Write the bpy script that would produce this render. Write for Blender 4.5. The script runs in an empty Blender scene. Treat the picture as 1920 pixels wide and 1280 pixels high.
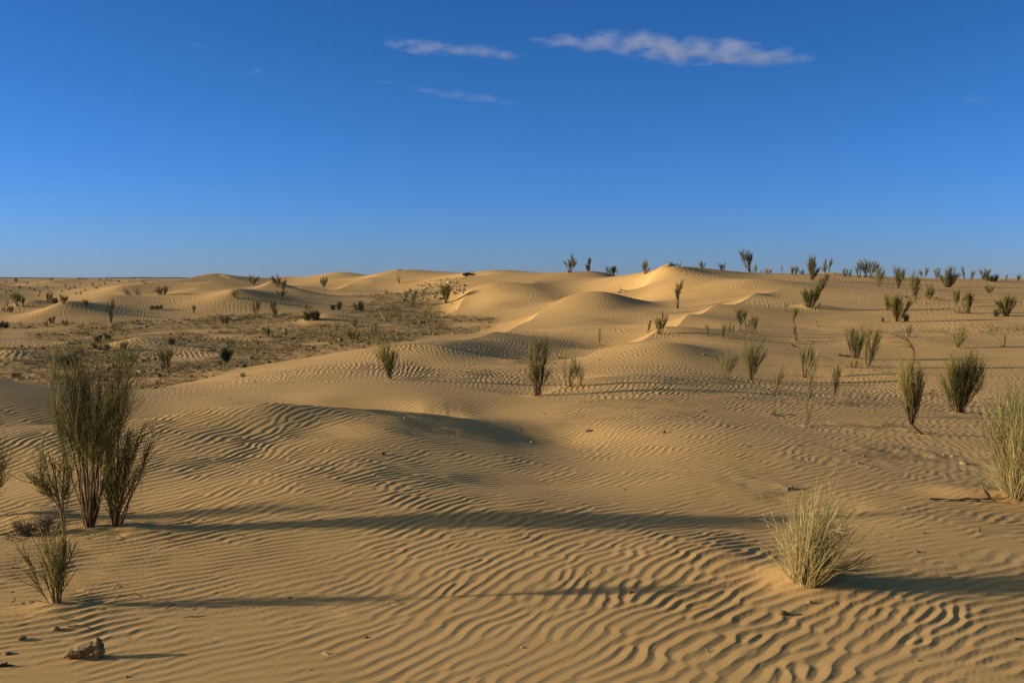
import bpy, math, random
import numpy as np
from mathutils import Vector, Matrix

rng = np.random.default_rng(7)
random.seed(7)
scene = bpy.context.scene
col = scene.collection

# ------------------------------------------------------------------ camera
F = 1867.0                 # focal length in photo pixels (35 mm on a 36 mm sensor)
H = 1.70                   # eye height
PITCH = math.atan(118.0 / F)
CP, SP = math.cos(PITCH), math.sin(PITCH)
HOR = 522.0
cam_d = bpy.data.cameras.new('camera')
cam_d.lens = 35.0
cam_d.sensor_width = 36.0
cam_d.clip_start = 0.05
cam_d.clip_end = 40000.0
cam = bpy.data.objects.new('camera', cam_d)
cam.location = (0, 0, H)
cam.rotation_euler = (math.radians(90) - PITCH, 0, 0)
col.objects.link(cam)
scene.camera = cam


def ray(px, py):
    x = (px - 960.0) / F
    u = (640.0 - py) / F
    return np.array([x, CP + u * SP, -SP + u * CP])


def unproj(px, py, d):
    r = ray(px, py)
    t = d / r[1]
    return np.array([r[0] * t, d, H + r[2] * t])


# ------------------------------------------------------------------ noise helpers
def fade(t):
    return t * t * (3 - 2 * t)


class VNoise:
    """smooth lattice noise in [-1,1], periodic over 256 cells"""
    def __init__(self, seed):
        r = np.random.default_rng(seed)
        self.t = r.uniform(-1, 1, (256, 256)).astype(np.float32)

    def __call__(self, x, y):
        xi = np.floor(x).astype(np.int64)
        yi = np.floor(y).astype(np.int64)
        fx = fade((x - xi).astype(np.float32))
        fy = fade((y - yi).astype(np.float32))
        x0, x1 = xi & 255, (xi + 1) & 255
        y0, y1 = yi & 255, (yi + 1) & 255
        t = self.t
        return (t[x0, y0] * (1 - fx) + t[x1, y0] * fx) * (1 - fy) + (t[x0, y1] * (1 - fx) + t[x1, y1] * fx) * fy


N1, N2, N3, N4, N5 = VNoise(1), VNoise(2), VNoise(3), VNoise(4), VNoise(5)


def sstep(a, b, x):
    t = np.clip((x - a) / (b - a), 0, 1)
    return t * t * (3 - 2 * t)


# ------------------------------------------------------------------ macro terrain
CTRL = []        # X, Y, Z


def S(px, py, d):
    CTRL.append(tuple(unproj(px, py, d)))


def P(px, d, z):
    CTRL.append(((px - 960.0) / F * d, d, z))


for px in (-900, -300, 100, 500, 960, 1400, 1900, 2700):
    P(px, 1.6, 0.0); P(px, 3.0, 0.0); P(px, 4.4, 0.0)
for px, z in ((-600, 0.02), (0, 0.0), (300, 0.0), (700, -0.01), (960, 0.0), (1300, 0.0), (1600, 0.0), (1900, -0.02), (2500, 0.0)):
    P(px, 6.0, z)
for px, z in ((-600, 0.03), (0, 0.01), (250, -0.01), (500, 0.03), (760, 0.05), (960, 0.04), (1150, 0.0), (1400, -0.03), (1650, 0.0), (1900, -0.04), (2500, 0.0)):
    P(px, 7.3, z)
# near dune with the dark flank
for a in ((-500, 815, 9.4), (-200, 810, 9.7), (0, 800, 10), (250, 785, 10.3), (420, 762, 10.5), (490, 754, 10.6), (560, 757, 10.7),
          (620, 762, 10.85), (720, 768, 11.2), (800, 774, 11.42), (880, 785, 11.48), (950, 800, 11.4), (1050, 830, 11.0),
          (0, 880, 8.4), (250, 880, 8.3), (500, 850, 8.9), (650, 850, 8.85), (800, 850, 9.15), (950, 860, 9.3), (1050, 868, 9.35), (1110, 862, 9.6),
          (450, 800, 9.9), (600, 800, 10.1), (720, 803, 10.0), (800, 808, 10.2), (880, 820, 10.2), (950, 832, 10.2)):
    S(*a)
for px, d, z in ((-500, 11.2, .02), (-200, 11.2, -.03), (0, 11.3, -.03), (250, 11.8, -.08), (400, 12.4, -.06), (500, 12.9, -.05),
                 (620, 12.9, -.05), (760, 12.8, -.06), (900, 12.9, -.06), (1000, 12.6, -.05)):
    P(px, d, z)
# second sand sheet and its long edge towards the plain
for a in ((-500, 670, 13), (-250, 702, 13), (-100, 722, 12.8), (0, 744, 12.6), (120, 747, 13.1), (220, 745, 14.0), (310, 738, 15), (0, 775, 12), (-250, 740, 12), (200, 775, 12.6), (430, 720, 16.4), (500, 710, 17),
          (560, 700, 17.6), (640, 681, 19), (700, 666, 20), (740, 655, 21), (800, 645, 23), (850, 637, 24.5), (925, 621, 28),
          (430, 757, 13.3), (520, 742, 14.2), (600, 748, 13.6), (733, 712, 16), (640, 702, 17.0), (800, 758, 13.1), (900, 740, 14.3),
          (800, 702, 17.3), (830, 664, 20.6), (880, 664, 21), (930, 690, 18.4), (700, 690, 18), (780, 676, 19.3),
          (1000, 692, 18.2), (1080, 665, 21.8), (950, 655, 23.5), (1030, 650, 25), (960, 715, 16.2), (900, 700, 17.6)):
    S(*a)
# the plain (screen row -> distance)
ROW = ((720, 20.7), (680, 26), (650, 31.5), (620, 40), (600, 47), (580, 56), (560, 65), (545, 74), (535, 85), (528, 112), (523.5, 160))
for px in (-700, -300, 0, 180):
    S(px, 742, 18.4)
for py, d in ROW:
    lim = {720: 380, 680: 600, 650: 690, 620: 880, 600: 860, 580: 800, 560: 780, 545: 560, 535: 500, 528: 300, 523.5: 560}[py]
    for px in (-700, -300, 0, 200, 400, 600, 800, 880):
        if px <= lim:
            S(px, py, d)
for px in (-700, 0, 300, 600, 900, 1300, 1800, 2600):
    P(px, 260, 1.5); P(px, 420, 1.52)
# dunes beyond the plain
for a in ((850, 590, 52), (845, 582, 56), (870, 566, 58), (910, 541, 60), (960, 538, 60), (1010, 540, 60), (1060, 546, 59), (1000, 572, 53),
          (930, 602, 46), (970, 590, 48), (1000, 556, 56), (930, 570, 54),
          (975, 606, 36), (1010, 589, 40), (1060, 567, 42), (1110, 561, 43), (1180, 565, 43), (1250, 572, 42), (1050, 610, 33), (1000, 625, 29.5),
          (1100, 598, 35), (1200, 600, 34), (1150, 640, 27), (1090, 650, 24.5), (1195, 582, 40),
          (1100, 551, 52), (1200, 545, 55), (1150, 540, 57),
          (1060, 511, 75), (960, 507, 80), (900, 504, 80), (860, 511, 80), (850, 520, 72), (1130, 511, 72), (1190, 516, 66), (1000, 527, 66), (940, 527, 69), (1100, 525, 65),
          (760, 503, 95), (720, 508, 95), (690, 516, 97), (640, 510, 105), (600, 512, 105), (560, 519, 105), (520, 522, 105), (470, 521, 105), (800, 508, 92),
          (740, 533, 80), (830, 527, 78), (800, 522, 75), (740, 547, 69), (830, 546, 66), (775, 545, 67),
          (690, 515, 88), (620, 544, 78), (700, 540, 76), (660, 527, 84), (870, 540, 66)):
    S(*a)
P(1015, 45, .02); P(1060, 46.5, .3); P(1110, 47.5, .44); P(1180, 48.5, .55)
for px in (500, 650, 780, 900, 1050):
    P(px, 125, 1.1); P(px, 160, 1.3)
# right-hand slope
for a in ((1000, 900, 8.4), (1300, 900, 8.2), (1600, 950, 7.4), (1900, 930, 8), (2200, 930, 8), (1300, 830, 10), (1500, 800, 11.4), (1730, 815, 11),
          (1795, 775, 13), (2050, 780, 13), (1150, 800, 11.3), (1100, 762, 13), (1010, 744, 14.2), (1060, 727, 15),
          (1110, 707, 15.8), (1200, 703, 16.2), (1300, 708, 16.5), (1400, 722, 16), (1080, 705, 17.3),
          (1060, 711, 16.9), (1080, 690, 18.5), (1110, 671, 20.2), (1170, 645, 22), (1240, 612, 26), (1290, 590, 30), (1340, 572, 34), (1420, 548, 41), (1480, 541, 44),
          (1170, 690, 18), (1200, 665, 20), (1245, 652, 21), (1300, 681, 19), (1340, 702, 17.5), (1290, 640, 23), (1400, 650, 22), (1415, 712, 17),
          (1300, 612, 28), (1400, 600, 31), (1450, 640, 24.5), (1500, 600, 32), (1520, 578, 36), (1600, 600, 32), (1620, 670, 21.5), (1510, 708, 17.8),
          (1690, 600, 32), (1690, 640, 25), (1800, 640, 25), (2000, 640, 25), (1890, 590, 33), (2050, 590, 33), (1780, 560, 40), (1600, 560, 40), (1500, 560, 39.5), (1920, 560, 40),
          (1700, 545, 45), (1550, 530, 50), (1640, 535, 50), (1800, 540, 50), (1920, 541, 50), (2100, 545, 50), (1650, 700, 18), (1750, 720, 16.5), (1900, 720, 16.5),
          (2200, 528, 60), (2000, 528, 59), (1920, 527, 58), (1850, 525, 58), (1800, 523, 58), (1700, 521, 58), (1600, 518, 58), (1500, 513, 58), (1400, 511, 56), (1320, 502, 55),
          (1280, 497, 54), (1250, 496, 54), (1225, 503, 55), (1200, 512, 57),
          (1270, 579, 38), (1200, 570, 46), (1340, 555, 42), (1330, 535, 47), (1280, 520, 50), (1250, 540, 48), (1200, 535, 53), (1380, 530, 48), (1440, 531, 48), (1400, 518, 52), (1450, 555, 41)):
    S(*a)
for px in (1200, 1350, 1500, 1700, 1900, 2300):
    P(px, 70, 1.2); P(px, 95, 1.0)

C = np.array(CTRL)
ca = np.arctan2(C[:, 0], C[:, 1])
cs = np.log(np.hypot(C[:, 0], C[:, 1]))
cv = C[:, 2] / np.exp(cs)


def tpsk(r2):
    return 0.5 * r2 * np.log(r2 + 1e-12)


n = len(C)
K = tpsk((ca[:, None] - ca[None]) ** 2 + (cs[:, None] - cs[None]) ** 2) + np.eye(n) * 3e-5
Pm = np.stack([np.ones(n), ca, cs], 1)
A = np.zeros((n + 3, n + 3))
A[:n, :n] = K; A[:n, n:] = Pm; A[n:, :n] = Pm.T
sol = np.linalg.solve(A, np.concatenate([cv, np.zeros(3)]))
NA, NS = 460, 560
A0, A1 = math.radians(-54), math.radians(54)
S0, S1 = math.log(1.2), math.log(420)
ga = np.linspace(A0, A1, NA)
gs = np.linspace(S0, S1, NS)
GA, GS = np.meshgrid(ga, gs, indexing='ij')
grid = np.zeros(GA.shape)
for i in range(NA):
    r2 = (GA[i][:, None] - ca[None]) ** 2 + (GS[i][:, None] - cs[None]) ** 2
    grid[i] = tpsk(r2) @ sol[:n] + sol[n] + sol[n + 1] * GA[i] + sol[n + 2] * GS[i]
grid *= np.exp(GS)
wedge = 1 - sstep(math.radians(42), math.radians(53), np.abs(GA))
grid = grid * wedge + (1 - wedge) * np.clip(grid, -0.3, 1.6) * 0.5
wfar = sstep(math.log(260), math.log(400), GS)
grid = (grid * (1 - wfar) + wfar * 1.52).astype(np.float64)
wnear = 1 - sstep(math.log(1.6), math.log(3), GS)
grid *= (1 - wnear)


def cubic(g, u, v):
    i = np.clip(np.floor(u).astype(np.int64), 1, g.shape[0] - 3)
    j = np.clip(np.floor(v).astype(np.int64), 1, g.shape[1] - 3)
    fu = np.clip(u - i, 0, 1); fv = np.clip(v - j, 0, 1)

    def w(t):      # uniform B-spline: smooth curvature
        return ((1 - t) ** 3 / 6, (3 * t ** 3 - 6 * t ** 2 + 4) / 6, (-3 * t ** 3 + 3 * t ** 2 + 3 * t + 1) / 6, t ** 3 / 6)
    wu, wv = w(fu), w(fv)
    out = 0
    for a in range(4):
        row = 0
        for b in range(4):
            row = row + wv[b] * g[i - 1 + a, j - 1 + b]
        out = out + wu[a] * row
    return out


def pxd(X, Y):
    return 960 + F * X / np.maximum(Y, .1), Y


# free standing dunes on the plain: px, d, height, width left / right / front / back
DUNES = [(124, 47, 0.81, 1.1, 2.4, 2.2, 4.0), (58, 50, 0.65, 1.1, 1.6, 2, 4), (228, 62, 0.65, 2.4, 2.6, 3.5, 4), (225, 75, 0.42, 2.0, 4, 4, 5),
         (36, 70, 0.39, 1.6, 2, 3, 3), (142, 138, 0.59, 2.0, 3.5, 6, 6), (372, 58, 0.94, 3.0, 2.6, 4, 5), (402, 100, 1.23, 4.0, 4.5, 9, 8),
         (443, 80, 0.59, 4, 3.5, 6, 4), (448, 55, 0.96, 1.7, 3.6, 3.0, 5), (262, 31, 0.33, 1.0, 1.3, 1.9, 1.5), (15, 26.5, 0.29, 2.2, 1.0, 1.2, 1.2),
         (512, 64, 0.65, .75, 1.6, 1.6, 3), (612, 44.5, 0.44, 1.0, 1.9, 1.6, 2.5), (330, 90, 0.39, 4, 4, 5, 5), (70, 110, 0.39, 3, 4, 6, 6),
         (560, 62, 0.33, 2.2, 2.5, 2.5, 3), (-60, 60, 0.65, 2, 3, 4, 4), (-160, 46, 0.65, 2, 3, 3, 4), (-120, 90, 0.78, 4, 5, 6, 6),
         (270, 112, 0.65, 2.5, 4, 5, 6), (330, 118, 0.65, 3, 4, 5, 6), (540, 108, 0.72, 3.0, 4.5, 5, 6), (620, 96, 0.65, 3.0, 4.5, 4, 5), (700, 84, 0.55, 2.4, 4, 3, 4), (350, 72, 0.52, 2.4, 3.5, 3, 4), (300, 66, 0.52, 2.2, 3.0, 3, 4), (640, 104, 0.59, 3, 4, 4, 4), (745, 93, 0.65, 2.5, 4.5, 4, 4), (180, 66, 0.45, 2, 3, 3, 3), (400, 66, 0.59, 2.4, 3.4, 3, 3), (190, 100, 0.26, 3, 3, 4, 4), (500, 84, .45, 2.2, 3.4, 3, 3), (575, 80, .5, 2.2, 3.2, 3, 3), (260, 84, .5, 2.4, 3.2, 3, 3), (110, 84, .5, 2.2, 3.2, 3, 3), (480, 68, .5, 1.8, 3.0, 2.5, 3), (200, 54, .5, 1.4, 2.6, 2.2, 3), (-10, 66, .55, 2, 3, 3, 3)]
HUMPS = [(1235, 20.3, .22, 1.25, .95, 1.3, 1.0), (818, 20.8, .15, 1.2, .8, 1.2, 1.0), (1118, 42.5, .34, 2.2, 1.6, 2.6, 2.2), (935, 60.5, .35, 2.6, 2.8, 3.2, 3), (1410, 47, .3, 1.6, 2.0, 1.5, 2), (1505, 5.55, .055, .16, .30, .22, .22), (1835, 7.9, .05, .25, .5, .2, .3), (1345, 6.1, .03, .5, .22, .3, .4), (168, 6.75, .02, .2, .4, .2, .2),
         (60, 6.9, .05, .22, .22, .2, .2), (1519, 36, .16, .5, .8, .5, .6), (430, 7.6, .05, .9, 1.2, .6, .6), (1690, 24.5, .12, 1.2, 1.6, .5, 1.2), (1850, 29, .12, 1.5, 1.5, .8, 1.5),
         (1560, 58, .15, .6, .6, .6, .6), (100, 7.6, .04, .7, .5, .5, .5)]


CRESTS = []      # polyline, (dig, sharpness, reach) on the windward and on the lee side


def crest(pts, left, right):
    q = np.array([unproj(*p)[:2] for p in pts])
    e = np.concatenate([[2 * q[0] - q[1]], q, [2 * q[-1] - q[-2]]])
    tt = np.linspace(0, len(q) - 1, 4 * (len(q) - 1) + 1)
    i = np.minimum(tt.astype(int), len(q) - 2); f = (tt - i)[:, None]
    a, b, c, d = e[i], e[i + 1], e[i + 2], e[i + 3]
    q = .5 * (2 * b + (c - a) * f + (2 * a - 5 * b + 4 * c - d) * f ** 2 + (3 * b - a - 3 * c + d) * f ** 3)
    CRESTS.append((q, left, right))


crest(((1105, 674, 19.8), (1125, 664, 20.8), (1170, 645, 22), (1240, 612, 26), (1290, 590, 30), (1340, 572, 34), (1420, 548, 41), (1470, 542, 44)), (.30, .7, 2.6), (.05, .6, 1.5))
crest(((850, 637, 24.5), (925, 621, 28), (960, 611, 33), (985, 602, 36.5), (1010, 589, 40), (1060, 567, 42), (1110, 561, 43)), (.34, .6, 2.6), (.04, .6, 1.5))
crest(((850, 589, 52), (862, 574, 57), (885, 553, 59.5), (912, 541, 60), (960, 538, 60), (1010, 540, 60)), (.4, .9, 3.2), (.08, .9, 2.5))
crest(((1012, 743, 14.3), (1050, 728, 15), (1110, 707, 15.8), (1200, 703, 16.2)), (.13, .22, 1.1), (.02, .4, .8))
crest(((250, 785, 10.3), (420, 762, 10.5), (490, 754, 10.6), (560, 757, 10.7), (620, 762, 10.85), (720, 768, 11.2), (800, 774, 11.42), (900, 789, 11.5)), (.15, .26, 1.2), (.0, .4, .8))
crest(((1225, 503, 55), (1250, 496, 54), (1300, 500, 54.5), (1380, 509, 56)), (.25, 1.0, 3.0), (.1, 1., 3.0))
crest(((725, 507, 94), (760, 503, 95), (800, 507, 93)), (.5, 1.2, 4), (.2, 1.2, 4))
crest(((880, 508, 80), (900, 504, 80), (960, 506, 80)), (.4, 1.2, 4), (.15, 1.2, 4))
crest(((745, 545, 69), (775, 532, 73), (800, 521, 75), (850, 521, 73)), (.5, 1.0, 3), (.1, 1, 3))
crest(((622, 543, 78), (655, 527, 83), (690, 515, 88), (730, 514, 90)), (.5, 1.2, 3.5), (.1, 1, 3))
crest(((330, 545, 88), (365, 526, 96), (402, 512, 100), (450, 516, 100)), (.6, 1.4, 4), (.15, 1.2, 4))
crest(((235, 574, 58), (280, 562, 58.5), (330, 553, 58), (372, 550, 58), (410, 552, 58)), (.3, .8, 2.5), (.05, 1, 2))


def crest_dig(X, Y):
    out = np.zeros_like(X)
    for q, le, ri in CRESTS:
        m = (X > q[:, 0].min() - 8) & (X < q[:, 0].max() + 8) & (Y > q[:, 1].min() - 8) & (Y < q[:, 1].max() + 8)
        if not m.any():
            continue
        x, y = X[m], Y[m]
        best = np.full(x.shape, 1e9); sgn = np.zeros(x.shape); par = np.zeros(x.shape)
        n_ = len(q) - 1
        for k in range(n_):
            a, b = q[k], q[k + 1]
            d = b - a; L2 = d @ d
            tr = ((x - a[0]) * d[0] + (y - a[1]) * d[1]) / L2
            t = np.clip(tr, 0, 1)
            ex, ey = x - a[0] - t * d[0], y - a[1] - t * d[1]
            dist = np.hypot(ex, ey)
            up = dist < best
            best = np.where(up, dist, best)
            sgn = np.where(up, d[0] * (y - a[1]) - d[1] * (x - a[0]), sgn)
            par = np.where(up, k + t, par)
        ends = sstep(0, 4, par) * sstep(0, 4, n_ - par)
        left = sgn > 0
        h = np.where(left, le[0], ri[0]); w = np.where(left, le[1], ri[1]); W = np.where(left, le[2], ri[2])
        out[m] += -h * (1 - np.exp(-best / w)) * np.exp(-(best / W) ** 2) * ends
    return out


SET_P = np.array([100, 140, 200, 250, 285, 310, 360, 400, 440, 470, 490, 520, 560, 590, 610, 640, 680, 700, 715, 735, 750, 770, 800, 830, 860, 880, 890, 905, 920, 980, 1020, 1060, 1100, 1150, 1180, 1190, 1210, 1230, 1250, 1275, 1300, 1330, 1360, 1400, 1450, 1500, 1540, 1560, 1620, 1700])
SET_V = np.array([0, 2.2, 3.7, 9.3, 9.2, 11.7, 12.3, 12.9, 11.2, 13.6, 15.6, 16, 13.6, 17, 15, 14.7, 11.8, 16, 19.5, 15.7, 14.5, 13.7, 11.3, 8.6, 7.9, 9.2, 7, 1.6, 0, 2.1, 1.8, .6, -1, -3.4, 0, 5.4, 8.9, 7, 5.7, 2.1, 5, 6.1, 3.6, 4.9, 3.2, 0, -3.3, 1.1, -3.6, 0])


_sp = np.arange(-200, 2100, 5.0)
_sv = np.interp(_sp, SET_P, SET_V, left=0, right=0)
_kk = np.exp(-.5 * (np.arange(-30, 31) * 5 / 32.0) ** 2)
_sv = np.convolve(np.pad(_sv, 30, mode='edge'), _kk / _kk.sum(), mode='valid')


def settle(X, Y):
    # the far dunes sit a little lower where they were piled up twice
    px, d = pxd(X, Y)
    px = np.where(Y > 5, px, -9999)
    v = np.interp(px, _sp, _sv, left=0, right=0)
    k = sstep(1080, 1230, px)
    w = (1 - k) * sstep(60, 86, d) * (1 - sstep(170, 260, d)) + k * sstep(44, 54, d) * (1 - sstep(85, 120, d))
    return v * np.maximum(d, 0) / F * w


def macro(X, Y, dunes_only=False):
    X = np.asarray(X, float); Y = np.asarray(Y, float)
    r = np.hypot(X, Y)
    th = np.arctan2(X, Y)
    u = (np.clip(th, A0, A1) - A0) / (A1 - A0) * (NA - 1)
    lr = np.log(np.maximum(r, 1.25))
    v = (np.clip(lr, S0, S1) - S0) / (S1 - S0) * (NS - 1)
    z = 0 if dunes_only else cubic(grid, u, v)
    back = sstep(math.radians(52), math.radians(75), np.abs(th))
    if not dunes_only:
        z = z * (1 - back)
    b = np.zeros_like(X)
    for lst in ((DUNES,) if dunes_only else (DUNES, HUMPS)):
        for px, d, h, wl, wr, wf, wb in lst:
            x0 = (px - 960) / F * d
            dx = X - x0; dy = Y - d
            near = (np.abs(dx) < 4 * max(wl, wr)) & (np.abs(dy) < 4 * max(wf, wb))
            if not near.any():
                continue
            dxx, dyy = dx[near], dy[near]
            e = (dxx / np.where(dxx < 0, wl, wr)) ** 2 + (dyy / np.where(dyy < 0, wf, wb)) ** 2
            b[near] += h * (np.exp(-(e + .01) ** .72 * .85) if lst is DUNES else np.exp(-e * .75))
    if dunes_only:
        return b
    amp = np.clip(r / 60, 0.0, 1.0)
    # sideways and behind the camera the dunes go on
    roll = (N1(X / 9 + 3.1, Y / 7 + 8.2) * .35 + N2(X / 21, Y / 17) * .6) * (1 - wedge_of(th)) * sstep(6, 16, r)
    det = N3(X / 2.6, Y / 2.2) * 0.008 * sstep(5, 14, r) + N2(X / 5.0 + 40, Y / 4.4) * 0.015 * amp + N1(X / 1.1, Y / 0.9) * 0.006
    return z + b + roll + det + crest_dig(X, Y) - settle(X, Y)


def wedge_of(th):
    return 1 - sstep(math.radians(38), math.radians(60), np.abs(th))


def rubble_mask(X, Y):
    """stony crust of the plain and the pockets between dunes"""
    px, d = pxd(X, Y)
    front = Y > 1
    lim_d = np.array([16.4, 18.5, 20, 26, 31, 36, 42, 48, 52, 58, 64, 70, 76, 82, 90])
    lim_p = np.array([170, 300, 410, 660, 760, 850, 940, 950, 850, 840, 850, 760, 560, 420, 300])
    lim = np.interp(d, lim_d, lim_p)
    m = sstep(-20, 45, lim - px) * sstep(16.2, 17.6, d) * (1 - sstep(78, 135, d) * .7)
    m = m * sstep(-1600, -900, px)
    b = macro(X, Y, True)
    m = m * (1 - sstep(.07, .22, b))
    k = N4(X / 3.2, Y / 3.6) + .6 * N5(X / 1.1, Y / 1.5)
    m = m * sstep(-.55, .12, k + .25)

    def patch(p0, d0, wx, wy):
        e = ((X - (p0 - 960) / F * d0) / wx) ** 2 + ((Y - d0) / wy) ** 2
        return np.exp(-e * 1.2)
    q = np.zeros_like(X)
    for a in ((1040, 23.3, .75, 1.3, 1), (1000, 19.6, .7, .8, .9), (970, 21.0, .5, .8, .8), (1430, 7.9, .45, .3, .9), (1480, 8.3, .5, .3, .6), (1560, 8.2, .4, .25, .5), (1650, 18, 1.2, .9, .5), (1660, 11.3, .8, .35, .4),
              (1700, 27.5, 2.0, 1.3, .7), (1850, 28, 2.2, 1.3, .7), (1560, 25, 1.6, 1.4, .55), (1760, 40, 1.8, 2.0, .8), (1870, 20, 1.0, 1.0, .5), (1780, 45, 1.5, 1.5, .5),
              (30, 6.95, .45, .35, .9), (1720, 9.6, 1.0, .8, .62), (1600, 8.9, .8, .5, .5), (1850, 9.4, .7, .6, .6), (1640, 11.6, 1.0, .45, .55), (1540, 14, 1.3, .7, .45), (1700, 15.2, 1.4, .9, .5), (1880, 14, 1.0, 1.0, .5), (1450, 19, 1.2, 1.0, .4), (1560, 21, 1.4, 1.0, .5), (700, 5.15, .35, .12, .5), (630, 5.0, .2, .08, .4), (1850, 8.1, .5, .2, .6), (1480, 28, 1.5, 1.0, .3), (850, 74, 3.0, 4.0, .7), (700, 92, 5, 4, .4), (1150, 66, 3, 2.0, .6)):
        q = np.maximum(q, patch(*a[:4]) * a[4])
    q = q * sstep(-.6, .3, N4(X / .55, Y / .6) + .5 * N5(X / .23, Y / .25))
    return np.where(front, np.clip(np.maximum(m, q), 0, 1), 0)


# ------------------------------------------------------------------ wind ripples
# An oriented band-pass is applied to noise again and again, with the wanted crest direction
# changing from place to place: the waves settle into crests that fork and end like real ones.
LAM = 0.086
TN = 1920
TDX = LAM / 7.5
TL = TN * TDX            # side of the (periodic) ripple sheet
TX0, TY0 = -TL / 2, -2.0
THETAS = tuple(range(-34, 121, 14))


def crest_angle(X, Y):
    px, d = pxd(X, Y)
    ang = 34 + 24 * N4(X / 2.6, Y / 2.6) + 15 * N3(X / .7, Y / .7) + 10 * sstep(250, 800, px) - 16 * sstep(1150, 1500, px) * (1 - sstep(6, 8, d))
    ang = ang + 30 * sstep(5.6, 9.0, d) * (1 - sstep(600, 1000, px) * .5)
    ang = ang - 46 * sstep(9.0, 10.0, d) * (1 - sstep(12, 13, d)) * sstep(500, 680, px) * (1 - sstep(1000, 1150, px))
    ang = ang + 12 * sstep(12, 16, d)
    return ang


def ripple_sheet():
    r = np.random.default_rng(5)
    z = (r.standard_normal((TN, TN)) + 1j * r.standard_normal((TN, TN))).astype(np.complex64)
    k = np.fft.fftfreq(TN, TDX)
    KX, KY = np.meshgrid(k, k, indexing='ij')
    g = np.arange(TN) * TDX
    XX, YY = np.meshgrid(TX0 + g, TY0 + g, indexing='ij')
    ang = crest_angle(XX, YY)
    Ws, Gs = [], []
    for t in THETAS:
        w = np.exp(-((ang - t) / 8.5) ** 2)
        w[...] = np.where((t == THETAS[0]) & (ang < t), 1, w)
        w[...] = np.where((t == THETAS[-1]) & (ang > t), 1, w)
        Ws.append(w.astype(np.float32))
        th = math.radians(t)
        dx, dy = KX - math.sin(th) / LAM, KY + math.cos(th) / LAM
        par = dx * math.sin(th) - dy * math.cos(th)
        per = dx * math.cos(th) + dy * math.sin(th)
        Gs.append(np.exp(-.5 * ((par * LAM / .25) ** 2 + (per * LAM / .38) ** 2)).astype(np.float32))
    tot = sum(Ws) + 1e-4
    for it in range(3):
        fz = np.fft.fft2(z)
        out = 0
        for w, gg in zip(Ws, Gs):
            out = out + (w / tot) * np.fft.ifft2(fz * gg)
        out /= np.sqrt((np.abs(out) ** 2).mean())
        a = np.abs(out)
        z = (out / (a + 1e-6) * np.tanh(a * 1.6)).astype(np.complex64) if it < 2 else out.astype(np.complex64)
    return z


SHEET = ripple_sheet()


def tile_at(tl, X, Y):
    u = (X - TX0) / TDX; v = (Y - TY0) / TDX
    i = np.floor(u).astype(np.int64); j = np.floor(v).astype(np.int64)
    fu = (u - i).astype(np.float32); fv = (v - j).astype(np.float32)
    i0, i1, j0, j1 = i % TN, (i + 1) % TN, j % TN, (j + 1) % TN
    return (tl[i0, j0] * (1 - fu) + tl[i1, j0] * fu) * (1 - fv) + (tl[i0, j1] * (1 - fu) + tl[i1, j1] * fu) * fv


def ripples(X, Y, slopeX, slopeY, rub):
    r = np.hypot(X, Y)
    px, d = pxd(X, Y)
    wx = X + .028 * N1(X / .24, Y / .24) + .05 * N2(X / .8, Y / .8)
    wy = Y + .028 * N2(X / .26 + 7, Y / .26) + .05 * N3(X / .8, Y / .8)
    z = tile_at(SHEET, wx, wy)
    far = sstep(15, 21, r + .8 * N1(X, Y)).astype(np.float32)
    far2 = sstep(23, 31, r + 1.5 * N2(X / 2, Y / 2)).astype(np.float32)
    z = z * (1 - far) + tile_at(SHEET, (wx * .87 + wy * .5) / 1.12 + 4, (wy * .87 - wx * .5) / 1.12 + 3) * far
    z = z * (1 - far2) + tile_at(SHEET, (wx * .64 + wy * .77) / 1.75 + 2, (wy * .64 - wx * .77) / 1.75 + 1) * far2
    a = np.abs(z)
    ph = (np.angle(z) / (2 * math.pi)) % 1.0
    c = .57
    up = ph / c
    prof = np.where(ph < c, np.sin(up * math.pi / 2) ** 1.35 * .35 + up * .65, (1 - np.clip((ph - c) / (1 - c), 0, 1)) ** 1.7)
    amp = (.0084 + .0014 * far + .0034 * far2) * np.clip(a / .6, 0, 1) ** .7
    amp *= (.78 + .34 * N5(X / 1.3, Y / 1.3)) * (1 + .42 * N1(X / .27 + 5, Y / .27) * (1 - .6 * far))
    amp *= 1 - .42 * sstep(1300, 1500, px + 60 * N3(X, Y)) * sstep(7.6, 8.4, d) * (1 - sstep(12, 15, d))
    amp *= 1 - .35 * sstep(.25, .75, N2(X / 2.4 + 11, Y / 1.3 + 5))
    amp *= 1 - .85 * sstep(.10, .28, slopeX)                     # lit, freshly blown faces are smooth
    amp *= 1 - .9 * rub
    amp *= 1 - .62 * sstep(11.6, 12.6, d) * (1 - sstep(15.0, 18.0, d)) * (1 - sstep(1000, 1080, px))
    amp *= 1 + .15 * sstep(14, 40, r) - .9 * sstep(75, 150, r)
    # shallow secondary combing
    s = tile_at(SHEET, wx * 2.6 + 3.3, wy * 2.6 + 1.7)
    sec = np.sin(np.angle(s)) * .0003 * np.clip(np.abs(s), 0, 1) * (1 - sstep(12, 20, r))
    lee = np.where(ph > c, 1.0, .1)
    return (prof - .45) * amp + sec * lee * (1 - rub)


def height(X, Y, with_ripples=True):
    z = macro(X, Y)
    e = .05
    sx = (macro(X + e, Y) - macro(X - e, Y)) / (2 * e)
    sy = np.zeros_like(sx)
    rub = rubble_mask(X, Y)
    z = z + ripples(X, Y, sx, sy, rub)
    z = z + rub * (.02 * N1(X / .35, Y / .35) + .012 * N2(X / .13, Y / .13)) * (1 - .0 * rub)
    return z, rub


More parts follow.
